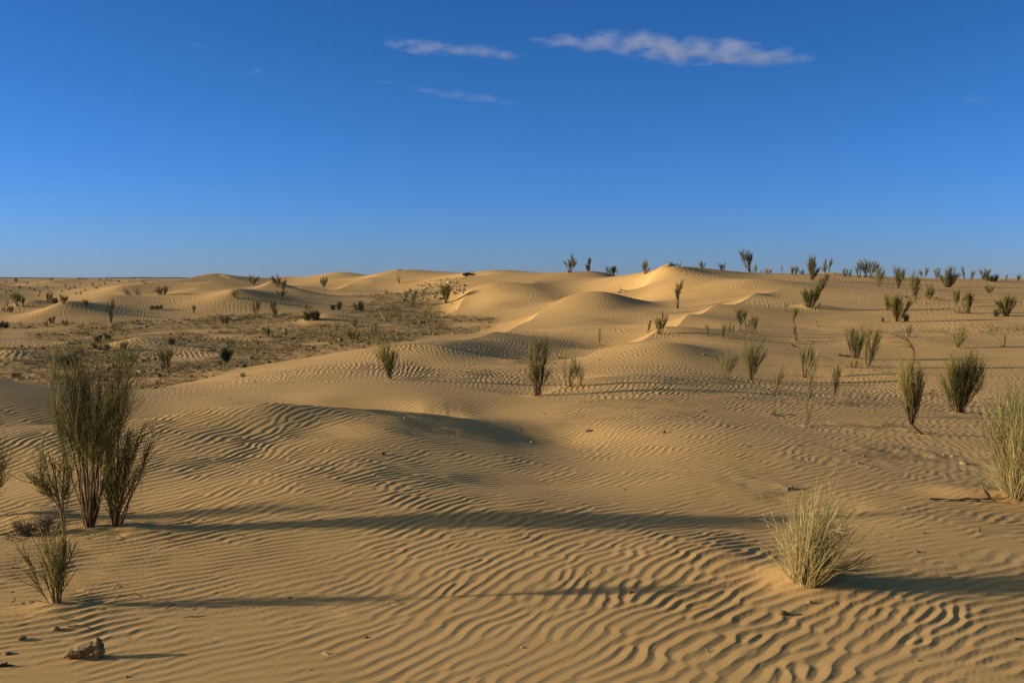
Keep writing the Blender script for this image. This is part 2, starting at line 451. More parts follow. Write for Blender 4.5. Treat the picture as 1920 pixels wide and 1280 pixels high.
# ------------------------------------------------------------------ mesh helper
def mesh_from(name, V, faces, mat=None, parent=None, attrs=None, loc=None):
    """V (n,3); faces (m,k) with one k, or a list of such arrays"""
    me = bpy.data.meshes.new(name)
    V = np.asarray(V, np.float32)
    if loc is not None:
        V = V - np.asarray(loc, np.float32)
    fl = faces if isinstance(faces, list) else [faces]
    fl = [np.asarray(f, np.int32) for f in fl if len(f)]
    me.vertices.add(len(V))
    me.vertices.foreach_set('co', V.ravel())
    li = np.concatenate([f.ravel() for f in fl])
    tot = np.concatenate([np.full(len(f), f.shape[1], np.int32) for f in fl])
    st = np.concatenate([[0], np.cumsum(tot)[:-1]]).astype(np.int32)
    me.loops.add(len(li)); me.loops.foreach_set('vertex_index', li)
    me.polygons.add(len(tot)); me.polygons.foreach_set('loop_start', st); me.polygons.foreach_set('loop_total', tot)
    for k, v in (attrs or {}).items():
        a = me.attributes.new(k, 'FLOAT', 'POINT')
        a.data.foreach_set('value', np.asarray(v, np.float32))
    me.update(calc_edges=True)
    if mat:
        me.materials.append(mat)
    o = bpy.data.objects.new(name, me)
    if loc is not None:
        o.location = loc
    col.objects.link(o)
    if parent:
        o.parent = parent
        if loc is not None:
            o.location = Vector(loc) - parent.location
    return o


# ------------------------------------------------------------------ materials
def mat_new(name):
    m = bpy.data.materials.new(name); m.use_nodes = True
    nt = m.node_tree
    return m, nt, nt.nodes['Principled BSDF']


def nd(nt, t, **kw):
    x = nt.nodes.new(t)
    for k, v in kw.items():
        if k.startswith('i_'):
            x.inputs[k[2:].replace('_', ' ')].default_value = v
        else:
            setattr(x, k, v)
    return x


def ramp(nt, pts):
    r = nt.nodes.new('ShaderNodeValToRGB')
    el = r.color_ramp.elements
    while len(el) < len(pts):
        el.new(.5)
    for e, (p, c) in zip(el, pts):
        e.position = p; e.color = (*c, 1)
    return r


def sand_material():
    m, nt, b = mat_new('wind_blown_sand')
    L = nt.links.new
    geo = nd(nt, 'ShaderNodeNewGeometry')
    at = nd(nt, 'ShaderNodeAttribute', attribute_name='rubble')
    n1 = nd(nt, 'ShaderNodeTexNoise', i_Scale=.8, i_Detail=9.0, i_Roughness=.68)
    L(geo.outputs['Position'], n1.inputs['Vector'])
    r1 = ramp(nt, [(.28, (.585, .358, .130)), (.72, (.70, .438, .172))])
    L(n1.outputs['Fac'], r1.inputs['Fac'])
    n2 = nd(nt, 'ShaderNodeTexNoise', i_Scale=260.0, i_Detail=2.0)
    L(geo.outputs['Position'], n2.inputs['Vector'])
    r2 = ramp(nt, [(.25, (.70, .69, .68)), (.75, (1.22, 1.20, 1.17))])
    L(n2.outputs['Fac'], r2.inputs['Fac'])
    mul = nd(nt, 'ShaderNodeMix', data_type='RGBA', blend_type='MULTIPLY')
    mul.inputs[0].default_value = 1
    L(r1.outputs['Color'], mul.inputs[6]); L(r2.outputs['Color'], mul.inputs[7])
    # crust
    n3 = nd(nt, 'ShaderNodeTexNoise', i_Scale=2.6, i_Detail=8.0, i_Roughness=.72)
    L(geo.outputs['Position'], n3.inputs['Vector'])
    r3 = ramp(nt, [(.30, (.20, .12, .047)), (.44, (.32, .20, .078)), (.55, (.45, .285, .105)), (.68, (.60, .39, .14))])
    L(n3.outputs['Fac'], r3.inputs['Fac'])
    n4 = nd(nt, 'ShaderNodeTexNoise', i_Scale=.45, i_Detail=6.0, i_Roughness=.65)
    L(geo.outputs['Position'], n4.inputs['Vector'])
    ma = nd(nt, 'ShaderNodeMath', operation='MULTIPLY_ADD')
    L(n4.outputs['Fac'], ma.inputs[0]); ma.inputs[1].default_value = 1.3; ma.inputs[2].default_value = -.72
    ad = nd(nt, 'ShaderNodeMath', operation='ADD', use_clamp=True)
    L(at.outputs['Fac'], ad.inputs[0]); L(ma.outputs[0], ad.inputs[1])
    mm = nd(nt, 'ShaderNodeMath', operation='MULTIPLY', use_clamp=True)
    L(ad.outputs[0], mm.inputs[0])
    rr = ramp(nt, [(.1, (0, 0, 0)), (.55, (1, 1, 1))])
    L(at.outputs['Fac'], rr.inputs['Fac']); L(rr.outputs['Color'], mm.inputs[1])
    mx = nd(nt, 'ShaderNodeMix', data_type='RGBA')
    L(mm.outputs[0], mx.inputs[0]); L(mul.outputs[2], mx.inputs[6]); L(r3.outputs['Color'], mx.inputs[7])
    L(mx.outputs[2], b.inputs['Base Color'])
    b.inputs['Roughness'].default_value = .95
    b.inputs['Specular IOR Level'].default_value = .1
    bp = nd(nt, 'ShaderNodeBump', i_Strength=.25, i_Distance=.004)
    L(n2.outputs['Fac'], bp.inputs['Height'])
    bp2 = nd(nt, 'ShaderNodeBump', i_Distance=.05)
    mb = nd(nt, 'ShaderNodeMath', operation='MULTIPLY'); L(mm.outputs[0], mb.inputs[0]); mb.inputs[1].default_value = .8
    L(mb.outputs[0], bp2.inputs['Strength'])
    n5 = nd(nt, 'ShaderNodeTexNoise', i_Scale=7.0, i_Detail=6.0, i_Roughness=.7)
    L(geo.outputs['Position'], n5.inputs['Vector'])
    L(n5.outputs['Fac'], bp2.inputs['Height'])
    L(bp.outputs['Normal'], bp2.inputs['Normal'])
    L(bp2.outputs['Normal'], b.inputs['Normal'])
    return m


def tint_material(name, pts, rough=.8, trans=0.0):
    m, nt, b = mat_new(name)
    at = nd(nt, 'ShaderNodeAttribute', attribute_name='tint')
    r = ramp(nt, pts)
    nt.links.new(at.outputs['Fac'], r.inputs['Fac'])
    nt.links.new(r.outputs['Color'], b.inputs['Base Color'])
    b.inputs['Roughness'].default_value = rough
    b.inputs['Specular IOR Level'].default_value = .2
    return m


M_SAND = sand_material()
M_BARK = tint_material('shrub_bark', [(0, (.07, .046, .022)), (.5, (.15, .098, .048)), (1, (.30, .21, .11))], .85)
M_GREEN = tint_material('broom_twigs', [(0, (.070, .066, .020)), (.35, (.165, .148, .040)), (.65, (.28, .235, .062)), (1, (.40, .28, .085))], .7)
M_OLIVE = tint_material('dull_olive_twigs', [(0, (.085, .082, .03)), (.5, (.215, .19, .066)), (1, (.35, .275, .11))], .75)
M_DARK = tint_material('dark_green_twigs', [(0, (.018, .028, .012)), (.5, (.045, .070, .024)), (1, (.11, .13, .04))], .65)
M_PALE = tint_material('pale_green_twigs', [(0, (.15, .135, .045)), (.5, (.29, .255, .088)), (1, (.42, .345, .14))], .75)
M_STRAW = tint_material('dry_straw', [(0, (.24, .165, .065)), (.5, (.50, .375, .155)), (1, (.68, .54, .27))], .75)
M_GREY = tint_material('grey_brown_twigs', [(0, (.06, .048, .035)), (.5, (.13, .10, .07)), (1, (.22, .17, .12))], .85)


def stone_material(name, a, bcol):
    m, nt, b = mat_new(name)
    tc = nd(nt, 'ShaderNodeTexCoord')
    n_ = nd(nt, 'ShaderNodeTexNoise', i_Scale=14.0, i_Detail=6.0, i_Roughness=.7)
    nt.links.new(tc.outputs['Object'], n_.inputs['Vector'])
    r = ramp(nt, [(.3, a), (.7, bcol)])
    nt.links.new(n_.outputs['Fac'], r.inputs['Fac'])
    nt.links.new(r.outputs['Color'], b.inputs['Base Color'])
    b.inputs['Roughness'].default_value = .9
    bp = nd(nt, 'ShaderNodeBump', i_Strength=.5, i_Distance=.01)
    nt.links.new(n_.outputs['Fac'], bp.inputs['Height']); nt.links.new(bp.outputs['Normal'], b.inputs['Normal'])
    return m


M_STONE = stone_material('brown_stone', (.13, .08, .045), (.30, .20, .11))
M_PALESTONE = stone_material('pale_stone', (.24, .165, .09), (.42, .31, .18))
M_WOOD = stone_material('weathered_wood', (.09, .058, .024), (.32, .21, .09))

# ------------------------------------------------------------------ placing things on the sand
_td = np.concatenate([np.arange(2.0, 15, .02), np.arange(15, 70, .06), np.arange(70, 400, .4)])


def hit(px, py):
    """the first point of the sand under this line of sight (or the crest, when it passes just above it)"""
    r = ray(px, py)
    t = _td / r[1]
    z = macro(r[0] * t, _td)
    below = (H + r[2] * t) < z
    if below.any():
        d = _td[np.argmax(below)]
    else:
        r0 = ray(px, HOR)
        far = _td > 25
        t0 = _td / r0[1]
        zz = macro(r0[0] * t0, _td)
        ang = np.where(far, (zz - H) / _td, -9)
        d = _td[np.argmax(ang)]
    x = r[0] * d / r[1]
    return np.array([x, d, float(macro(np.array([x]), np.array([d]))[0])])


def tubes(paths, radii, sides=3):
    """paths (n,k,3), radii (n,k) -> verts, quads"""
    n_, k, _ = paths.shape
    T = np.gradient(paths, axis=1)
    T /= np.linalg.norm(T, axis=2, keepdims=True) + 1e-9
    ref = rng.standard_normal((n_, 1, 3))
    n1 = np.cross(T, ref); n1 /= np.linalg.norm(n1, axis=2, keepdims=True) + 1e-9
    n2 = np.cross(T, n1)
    ang = np.arange(sides) * 2 * math.pi / sides
    ring = (n1[:, :, None] * np.cos(ang)[None, None, :, None] + n2[:, :, None] * np.sin(ang)[None, None, :, None])
    V = paths[:, :, None] + ring * radii[:, :, None, None]
    ids = np.arange(n_ * k * sides).reshape(n_, k, sides)
    a = ids[:, :-1]; b = ids[:, 1:]
    q = np.stack([a, np.roll(a, -1, 2), np.roll(b, -1, 2), b], -1).reshape(-1, 4)
    return V.reshape(-1, 3), q


class Bag:
    def __init__(self):
        self.V, self.Q, self.T, self.n = [], [], [], 0

    def add(self, V, Q, tint):
        self.V.append(V); self.Q.append(Q + self.n); self.T.append(np.broadcast_to(tint, (len(V),))); self.n += len(V)

    def tube(self, paths, radii, tint, sides=3):
        V, q = tubes(paths, radii, sides)
        k = paths.shape[1] * sides
        self.add(V, q, np.repeat(tint, k))

    def build(self, name, mat, parent=None, loc=None):
        return mesh_from(name, np.concatenate(self.V), np.concatenate(self.Q), mat, parent, {'tint': np.clip(np.concatenate(self.T), 0, 1)}, loc)


def empty(name, loc, label, cat, group=None):
    o = bpy.data.objects.new(name, None)
    o.empty_display_size = .1
    o.location = loc
    col.objects.link(o)
    tagit(o, label, cat, group)
    return o


def tagit(o, label, cat, group=None):
    o['label'] = label; o['category'] = cat
    if group:
        o['group'] = group


def U(a, b, n_=None):
    return rng.uniform(a, b, n_)


def bend(p0, p1, k, out=.35, wob=.02):
    """k-point paths from p0 to p1 that leave outwards and then straighten up"""
    t = np.linspace(0, 1, k)[None, :, None]
    d = p1 - p0
    L_ = np.linalg.norm(d, axis=1)[:, None, None]
    hor = d.copy(); hor[:, 2] = 0
    ver = d.copy(); ver[:, :2] = 0
    p = p0[:, None] + hor[:, None] * (t ** (1 - out)) + ver[:, None] * t
    w_ = rng.standard_normal((len(p0), 1, 3)) * np.sin(t * math.pi) + .6 * rng.standard_normal((len(p0), 1, 3)) * np.sin(t * 2 * math.pi)
    return p + w_ * wob * L_


def fan(base, sc, tw, br, f, px0, py0, depth=.8):
    """one broom-like clump. f: x0,y0 foot, x1,y1 top centre (photo pixels), w0,w1 widths, fs where the green starts, ns stems, nt twigs,
    opt: out, tl (twig length as a share of the height), shade, up"""
    jit0 = f[9].get('jit', .2) if len(f) > 9 else .2
    x0, y0, x1, y1, w0, w1, fs, ns, ntw = f[:9]
    w1 = w1 * (1.22 if jit0 < .4 else 1.12)
    ntw = int(ntw * (1.0 if jit0 >= .4 else (.85 if base[1] > 24 else .5) if ntw > 150 else .8))
    o = f[9] if len(f) > 9 else {}
    out, tl, tint0, up, jit = o.get('out', .3), o.get('tl', .22), o.get('tint', .42), o.get('up', 1.0), o.get('jit', .2)
    foot = base + np.array([(x0 - px0) * sc, 0, (py0 - y0) * sc])
    Hh = (y0 - y1) * sc
    lean = (x1 - x0) * sc
    W0, W1 = w0 * sc / 2, w1 * sc / 2
    pxm = base[1] / 996.0                       # metres per rendered pixel out there

    def cone(n_):
        a = U(0, 2 * math.pi, n_); q = np.sqrt(U(0, 1, n_)) 
        return np.stack([np.cos(a) * q, np.sin(a) * q * depth], 1)
    c = cone(ns)
    p0 = foot + np.stack([c[:, 0] * W0, c[:, 1] * W0, np.full(ns, -.02)], 1)
    top = U(.66, 1.04, ns) * (1 - .30 * (c ** 2).sum(1))
    p1 = foot + np.stack([lean * top + c[:, 0] * W1 * .95, c[:, 1] * W1 * .95, Hh * top], 1)
    K_ = 7
    st = bend(p0, p1, K_, out - .40 + U(-.12, .12), .034 * o.get('wob', 1))
    r0 = max(o.get('r', .006) * (Hh / .9) ** .5, .30 * pxm)
    rad = r0 * np.linspace(1, .35, K_)[None] * U(.7, 1.25, ns)[:, None]
    br.tube(st, rad, U(.1, .75, ns), 4 if pxm < .012 else 3)
    # side branches
    nb = int(ns * o.get('sb', 2))
    if nb:
        i = rng.integers(0, ns, nb); t = U(max(fs - .08, .12), .85, nb)
        f_ = t * (K_ - 1); j = np.minimum(f_.astype(int), K_ - 2); fr = (f_ - j)[:, None]
        a = st[i, j] * (1 - fr) + st[i, j + 1] * fr
        dr = st[i, j + 1] - st[i, j]; dr /= np.linalg.norm(dr, axis=1, keepdims=True)
        e = a + (dr * .9 + rng.standard_normal((nb, 3)) * .28 + np.array([0, 0, .2])) * Hh * U(.14, .30, nb)[:, None]
        br.tube(bend(a, e, 4, .1, .03), np.maximum(r0 * .45, .2 * pxm) * np.linspace(1, .4, 4)[None] * np.ones((nb, 1)), U(.2, .8, nb))
    # green twigs along stems
    if ntw:
        i = rng.integers(0, ns, ntw)
        t = fs + (1 - fs) * U(0, 1, ntw) ** o.get('tp', .85)
        f_ = np.clip(t, 0, .999) * (K_ - 1); j = f_.astype(int); fr = (f_ - j)[:, None]
        a = st[i, j] * (1 - fr) + st[i, j + 1] * fr
        dr = st[i, j + 1] - st[i, j]; dr /= np.linalg.norm(dr, axis=1, keepdims=True) + 1e-9
        ln = Hh * tl * U(.45, 1.15, ntw)
        dirs = dr * .7 + rng.standard_normal((ntw, 3)) * jit * 1.45 * np.array([1, .9, .6]) + np.array([0, 0, .28 * up])
        dirs /= np.linalg.norm(dirs, axis=1, keepdims=True)
        spr = np.stack([c[i, 0] * W1, c[i, 1] * W1, np.zeros(ntw)], 1) * .30 * U(0, 1, ntw)[:, None]
        a = a + rng.standard_normal((ntw, 3)) * W1 * .05 * t[:, None]
        e = a + dirs * ln[:, None] + spr
        tw_r = max(o.get('twr', .0019), o.get('twp', .13) * pxm)
        k = 4 if pxm < .016 else 3
        tint = np.clip(tint0 + .16 * rng.standard_normal(ntw) + .22 * (t - .6) + .12 * rng.standard_normal(ns)[i], 0, 1)
        tw.tube(bend(a, e, k, .12, .035), tw_r * np.linspace(1, .55, k)[None] * U(.8, 1.2, ntw)[:, None], tint)


def shrub(name, label, px, py, fans, mat=None, group=None, cat='shrub', bark=None, extra=None, single=False, sink=0.0):
    base = hit(px, py)
    sc = base[1] / F / math.cos(math.atan((px - 960) / F)) ** 0
    tw, br = Bag(), Bag()
    for f in fans:
        fan(base, sc, tw, br, f, px, py)
    if extra:
        extra(base, sc, tw, br, px, py)
    mat = mat or M_GREEN
    base[2] -= sink
    FEET.append((base[0], base[1], abs(max(f[1] for f in fans) - min(f[3] for f in fans)) * sc))
    o = empty(name, base, label, cat, group)
    if br.V:
        br.build('branches', bark or M_BARK, o, base)
    if tw.V:
        tw.build('twigs', mat, o, base)
    return o


def polytube(bag, base, sc, px0, py0, pts, r0, r1, tint=.4, dy=None, sides=5):
    """a traced branch: photo pixels -> a round stick standing at the plant's own distance"""
    P_ = np.array([[base[0] + (x - px0) * sc, base[1] + (0 if dy is None else dy * i / max(len(pts) - 1, 1)), base[2] + (py0 - y) * sc] for i, (x, y) in enumerate(pts)])
    m = 4 * (len(pts) - 1) + 1
    tt = np.linspace(0, len(pts) - 1, m)
    # Catmull-Rom
    ext = np.concatenate([[2 * P_[0] - P_[1]], P_, [2 * P_[-1] - P_[-2]]])
    i = np.minimum(tt.astype(int), len(pts) - 2); f = (tt - i)[:, None]
    a, b, c, d = ext[i], ext[i + 1], ext[i + 2], ext[i + 3]
    path = .5 * (2 * b + (c - a) * f + (2 * a - 5 * b + 4 * c - d) * f ** 2 + (3 * b - a - 3 * c + d) * f ** 3)
    bag.tube(path[None], np.linspace(r0, r1, m)[None], np.array([tint]), sides)
    return path


FEET = []
GR_SLOPE = 'shrubs standing on the sandy slope'
GR_SKY = 'shrubs along the skyline of the slope'
GR_PLAIN = 'shrubs on the stony plain'
GR_FAR = 'tiny shrubs among the far low dunes'


def tussock(name, label, px, py, x_c, y_top, w_top, w_base, n_blades, mats, group=None, lean=0.0, droop=.35, green=.35, cat='grass tussock', tr=.0011):
    """a tuft of thin arching blades"""
    base = hit(px, py)
    sc = base[1] / F
    Hh = (py - y_top) * sc
    W1, W0 = w_top * sc / 2, w_base * sc / 2
    o = empty(name, base, label, cat, group)
    pxm = base[1] / 996.0
    for part, m_, n_, t0 in (('dry_blades', mats[0], int(n_blades * (1 - green)), .5), ('green_blades', mats[1], int(n_blades * green), .55)):
        b = Bag()
        a = U(0, 2 * math.pi, n_); q = np.sqrt(U(0, 1, n_))
        cx, cy = np.cos(a) * q, np.sin(a) * q
        if part == 'green_blades':
            cx = np.clip(cx * .8 + .15, -1, 1)
        p0 = base + np.stack([cx * W0, cy * W0, np.full(n_, -.015)], 1)
        hh = Hh * np.where(U(0, 1, n_) < .25, U(.7, 1.05, n_), U(.2, .75, n_)) * (1 - .2 * q ** 2)
        tip = base + np.stack([(x_c - px) * sc * hh / Hh + cx * W1 * (.6 + .5 * U(0, 1, n_)) + rng.standard_normal(n_) * W1 * .24,
                               cy * W1 * .9 + rng.standard_normal(n_) * W1 * .24, hh], 1)
        K_ = 6
        t = np.linspace(0, 1, K_)[None, :, None]
        d = tip - p0
        hor = d * np.array([1, 1, 0]); ver = d * np.array([0, 0, 1])
        dr = (U(0, 1, n_) ** 3 * droop)[:, None, None]
        path = p0[:, None] + hor[:, None] * (t ** (1.15 + dr)) + ver[:, None] * (t * (1 + dr) - dr * t ** 3)
        path += rng.standard_normal((n_, 1, 3)) * np.sin(t * math.pi) * .02 * Hh + rng.standard_normal((n_, 1, 3)) * np.sin(t * 2 * math.pi) * .012 * Hh
        r_ = max(tr, .10 * pxm) * np.linspace(1.1, .45, K_)[None] * U(.7, 1.3, n_)[:, None]
        b.tube(path, r_, np.clip(t0 + .22 * rng.standard_normal(n_), 0, 1))
        # seed sprays and fine side bits
        ns = n_ // 2
        i = rng.integers(0, n_, ns); j = rng.integers(2, K_ - 1, ns)
        s0 = path[i, j]; dd = path[i, j + 1] - path[i, j]; dd /= np.linalg.norm(dd, axis=1, keepdims=True) + 1e-9
        e = s0 + (dd + rng.standard_normal((ns, 3)) * .45) * Hh * U(.05, .16, ns)[:, None]
        b.tube(bend(s0, e, 3, 0, .06), np.full((ns, 3), max(tr * .7, .08 * pxm)), np.clip(t0 + .1 + .22 * rng.standard_normal(ns), 0, 1))
        b.build(part, m_, o, base)
    return o


def S_(label, px, py, *fans, mat=None, group=GR_SLOPE, cat='shrub', name='broom_shrub', **k):
    return shrub(name, label, px, py, fans, mat, group, cat, **k)


# ================================================================== the close shrubs
def main_extra(base, sc, tw, br, px, py):
    for pts in (((168, 996), (150, 900), (135, 830), (110, 760)), ((168, 996), (160, 900), (150, 800), (140, 735)), ((168, 996), (172, 900), (178, 800), (188, 730)),
                ((168, 996), (180, 920), (196, 830), (212, 745)), ((168, 996), (166, 880), (165, 780), (165, 700)), ((168, 996), (185, 930), (198, 860), (205, 800))):
        polytube(br, base, sc, px, py, pts, .009, .003, U(.15, .5), dy=U(-.12, .12), sides=6)
    polytube(br, base, sc, px, py, ((168, 999), (168, 985), (167, 965)), .024, .014, .3, sides=7)


S_('tall narrow-footed broom shrub with a dense dark brushy crown, nearest tall one to the driftwood', 168, 995,
   (168, 995, 110, 672, 8, 108, .54, 6, 1150, {'out': -.02, 'tl': .19, 'tint': .26, 'jit': .21, 'r': .0030, 'sb': 2, 'twr': .0014}),
   (168, 995, 150, 642, 8, 112, .56, 6, 1250, {'out': -.02, 'tl': .19, 'tint': .26, 'jit': .21, 'r': .0030, 'sb': 2, 'twr': .0014}),
   (168, 995, 196, 640, 8, 112, .56, 6, 1250, {'out': -.02, 'tl': .19, 'tint': .26, 'jit': .21, 'r': .0030, 'sb': 2, 'twr': .0014}),
   (168, 995, 234, 662, 8, 92, .54, 6, 1000, {'out': -.02, 'tl': .19, 'tint': .28, 'jit': .21, 'r': .0030, 'sb': 2, 'twr': .0014}),
   (168, 990, 168, 655, 8, 160, .5, 5, 160, {'out': .2, 'tl': .22, 'jit': .14}),
   (168, 990, 190, 800, 12, 60, .25, 4, 50, {'tl': .2}),
   group=None, extra=main_extra)


def second_extra(base, sc, tw, br, px, py):
    polytube(br, base, sc, px, py, ((218, 999), (218, 975), (216, 945)), .025, .012, .25, sides=7)
    for pts in (((217, 985), (205, 920), (198, 860), (204, 800)), ((218, 985), (222, 910), (230, 850), (236, 790)), ((219, 985), (236, 910), (252, 855), (275, 810)),
                ((218, 985), (212, 900), (214, 830), (222, 790))):
        polytube(br, base, sc, px, py, pts, .009, .003, U(.1, .4), dy=U(-.1, .1), sides=6)
    polytube(br, base, sc, px, py, ((221, 985), (237, 950), (247, 925)), .003, .001, .5)
    polytube(br, base, sc, px, py, ((240, 905), (262, 880), (268, 905), (266, 925)), .0018, .0012, .6)


S_('darker open broom shrub with bare stems from the ground, beside the tallest brushy one', 218, 996,
   (218, 996, 200, 800, 10, 40, .30, 5, 300, {'tl': .16, 'tint': .30, 'jit': .2}),
   (218, 996, 240, 776, 10, 56, .30, 5, 380, {'tl': .16, 'tint': .30, 'jit': .2}),
   (218, 996, 284, 780, 10, 72, .32, 7, 560, {'tl': .18, 'tint': .40, 'jit': .24, 'out': -.05}),
   (218, 996, 236, 850, 10, 80, .22, 5, 200, {'tl': .2, 'tint': .3, 'jit': .22}),
   group=None, extra=second_extra)


def third_extra(base, sc, tw, br, px, py):
    polytube(br, base, sc, px, py, ((106, 1140), (112, 1095), (121, 1040), (123, 990), (116, 930), (108, 880), (98, 840)), .0095, .003, .62, sides=6)
    polytube(br, base, sc, px, py, ((110, 1110), (120, 1030), (126, 985), (122, 930), (128, 880), (126, 845)), .008, .003, .7, sides=6)
    polytube(br, base, sc, px, py, ((104, 1140), (95, 1085), (82, 1040), (62, 1000)), .006, .002, .8)
    polytube(br, base, sc, px, py, ((118, 930), (85, 905), (50, 895), (20, 880)), .0035, .0012, .55)


S_('slim reddish-stemmed broom shrub with two tiers of spiky green twigs, standing nearest the driftwood', 106, 1138,
   (105, 1138, 72, 985, 12, 52, .30, 6, 330, {'tl': .34, 'tint': .56, 'jit': .2}),
   (108, 1138, 108, 985, 12, 48, .30, 6, 300, {'tl': .34, 'tint': .50, 'jit': .2}),
   (122, 965, 82, 806, 6, 80, .3, 6, 330, {'tl': .26, 'tint': .48, 'jit': .22, 'r': .003}),
   (122, 950, 122, 840, 6, 40, .25, 3, 130, {'tl': .26, 'tint': .42, 'jit': .2, 'r': .003}),
   (118, 940, 48, 868, 4, 36, .3, 4, 130, {'tl': .34, 'tint': .5, 'jit': .26, 'r': .003}),
   (118, 1090, 140, 1000, 4, 20, .3, 2, 24, {'tl': .3}),
   group=None, extra=third_extra)

S_('shrub beyond the frame edge of which only long bare twigs reach over the ripples', -45, 975,
   (-45, 975, -30, 800, 14, 80, .3, 14, 420, {'tl': .3, 'tint': .38, 'jit': .24}),
   (-40, 960, 16, 830, 8, 30, .4, 5, 60, {'tl': .36, 'tint': .35, 'jit': .2}),
   (-40, 975, 10, 880, 8, 24, .4, 4, 50, {'tl': .4, 'tint': .35, 'jit': .2}),
   group=None)

S_('low grey brushy heap of dead twigs half buried behind the slim two-tiered shrub', 62, 1003,
   (52, 1003, 45, 972, 26, 50, .1, 20, 240, {'tl': .5, 'jit': .5, 'tint': .4, 'up': .3}), (82, 1000, 88, 962, 20, 40, .1, 14, 160, {'tl': .5, 'jit': .5, 'up': .3}),
   (110, 998, 116, 975, 10, 20, .1, 6, 40, {'tl': .5, 'jit': .5, 'up': .3}),
   mat=M_GREY, group=None)

# straw tussocks
tussock('straw_tussock', 'pale straw-coloured grass tussock on its own little mound of orange sand', 1512, 1090, 1545, 895, 180, 60, 560, (M_STRAW, M_PALE), droop=.9, green=.42, tr=.0017)
b_ = hit(1560, 1082)
bg_ = Bag()
n_ = 34
p0 = b_ + np.stack([U(-.03, .03, n_), U(-.03, .03, n_), U(0, .03, n_)], 1)
e_ = b_ + np.stack([U(.08, .28, n_), U(-.1, .1, n_), U(.04, .15, n_)], 1)
bg_.tube(bend(p0, e_, 5, .1, .03), .0013 * np.ones((n_, 5)), U(.2, .8, n_))
o_ = bg_.build('low_grass_spray', M_PALE, None, b_)
tagit(o_, 'low spray of thin grass stems lying out sideways from the straw tussock', 'grass')

tussock('straw_tussock', 'huge dense straw and olive bush cut off by the picture edge beside the dead twigs', 1905, 934, 1908, 708, 158, 40, 1150, (M_STRAW, M_PALE), droop=.6, green=.6, cat='shrub', tr=.0016)
S_('grey-green spray of broom twigs growing inside the huge straw bush', 1900, 930, (1895, 930, 1905, 730, 30, 110, .25, 26, 1300, {'tl': .24, 'tint': .3, 'jit': .2}),
   (1890, 930, 1850, 790, 10, 40, .3, 10, 120, {'tl': .3, 'tint': .5, 'out': .1}), mat=M_OLIVE, group=None)


def arch_extra(base, sc, tw, br, px, py):
    polytube(br, base, sc, px, py, ((1733, 818), (1720, 806), (1708, 793), (1698, 772), (1688, 750)), .016, .006, .35, sides=7)
    polytube(br, base, sc, px, py, ((1709, 795), (1706, 765), (1710, 735), (1706, 700), (1712, 672), (1709, 650), (1698, 636), (1680, 628), (1664, 634)), .007, .002, .55, sides=6)
    polytube(br, base, sc, px, py, ((1708, 790), (1700, 750), (1703, 710), (1709, 665), (1704, 645), (1688, 634), (1672, 624)), .0055, .002, .6, sides=6)
    for pts in (((1710, 660), (1700, 640), (1685, 630), (1668, 625)), ((1708, 652), (1690, 640), (1672, 640), (1660, 646)), ((1710, 655), (1695, 628), (1680, 622)),
                ((1706, 650), (1692, 648), (1676, 650)), ((1700, 636), (1686, 625), (1670, 627))):
        polytube(br, base, sc, px, py, pts, .004, .0015, .4, dy=U(-.15, .15))


S_('shrub with a bent foot trailing on the sand and dead branches arching over its top', 1733, 817,
   (1707, 792, 1690, 672, 10, 46, .22, 14, 900, {'tl': .26, 'tint': .62, 'jit': .13}),
   (1709, 790, 1715, 668, 10, 34, .3, 12, 420, {'tl': .24, 'tint': .45, 'jit': .14}),
   (1710, 788, 1736, 700, 8, 28, .3, 8, 200, {'tl': .26, 'tint': .3, 'jit': .18}),
   extra=arch_extra)

S_('dense vase-shaped dark olive shrub between the bent shrub and the huge straw bush', 1797, 775,
   (1795, 775, 1780, 668, 12, 44, .16, 14, 1300, {'tl': .3, 'tint': .36, 'jit': .13}),
   (1798, 775, 1808, 660, 12, 46, .16, 16, 1500, {'tl': .3, 'tint': .24, 'jit': .13}),
   (1800, 775, 1832, 672, 12, 36, .16, 12, 900, {'tl': .3, 'tint': .22, 'jit': .13}))

# ================================================================== the sandy slope, nearer rows
S_('sparse yellowish sapling beside a darker shrub on the rippled hump', 1361, 715, (1361, 715, 1365, 655, 6, 28, .32, 8, 320, {'tl': .3, 'tint': .6, 'jit': .2}))
S_('dark V-shaped shrub on a short black trunk above the rippled hump', 1408, 714,
   (1408, 714, 1400, 640, 4, 26, .3, 10, 480, {'tl': .25, 'tint': .24, 'jit': .15}), (1408, 714, 1425, 638, 4, 26, .3, 10, 480, {'tl': .25, 'tint': .22, 'jit': .15}),
   extra=lambda b, s, t, r, x, y: polytube(r, b, s, x, y, ((1408, 716), (1408, 700), (1409, 684)), .017, .011, .05, sides=6))
S_('whip-thin sapling with a small green plume, tallest bare stem of the slope', 1449, 778, (1450, 740, 1460, 684, 2, 20, .3, 6, 220, {'tl': .32, 'tint': .5, 'jit': .18}),
   extra=lambda b, s, t, r, x, y: polytube(r, b, s, x, y, ((1449, 779), (1451, 752), (1455, 722), (1460, 700)), .006, .003, .6))
S_('slender green-headed shrub with splayed grey stems at the start of a long shadow', 1509, 709,
   (1509, 709, 1515, 645, 6, 28, .42, 9, 520, {'tl': .22, 'tint': .4, 'jit': .16}), (1510, 709, 1527, 650, 4, 8, .4, 3, 60, {'tl': .3}))
S_('upright feathery sapling standing in the long shadow', 1564, 756, (1564, 735, 1565, 682, 3, 18, .12, 8, 300, {'tl': .32, 'tint': .42, 'jit': .13}),
   extra=lambda b, s, t, r, x, y: polytube(r, b, s, x, y, ((1564, 757), (1564, 735), (1565, 715)), .007, .004, .4))
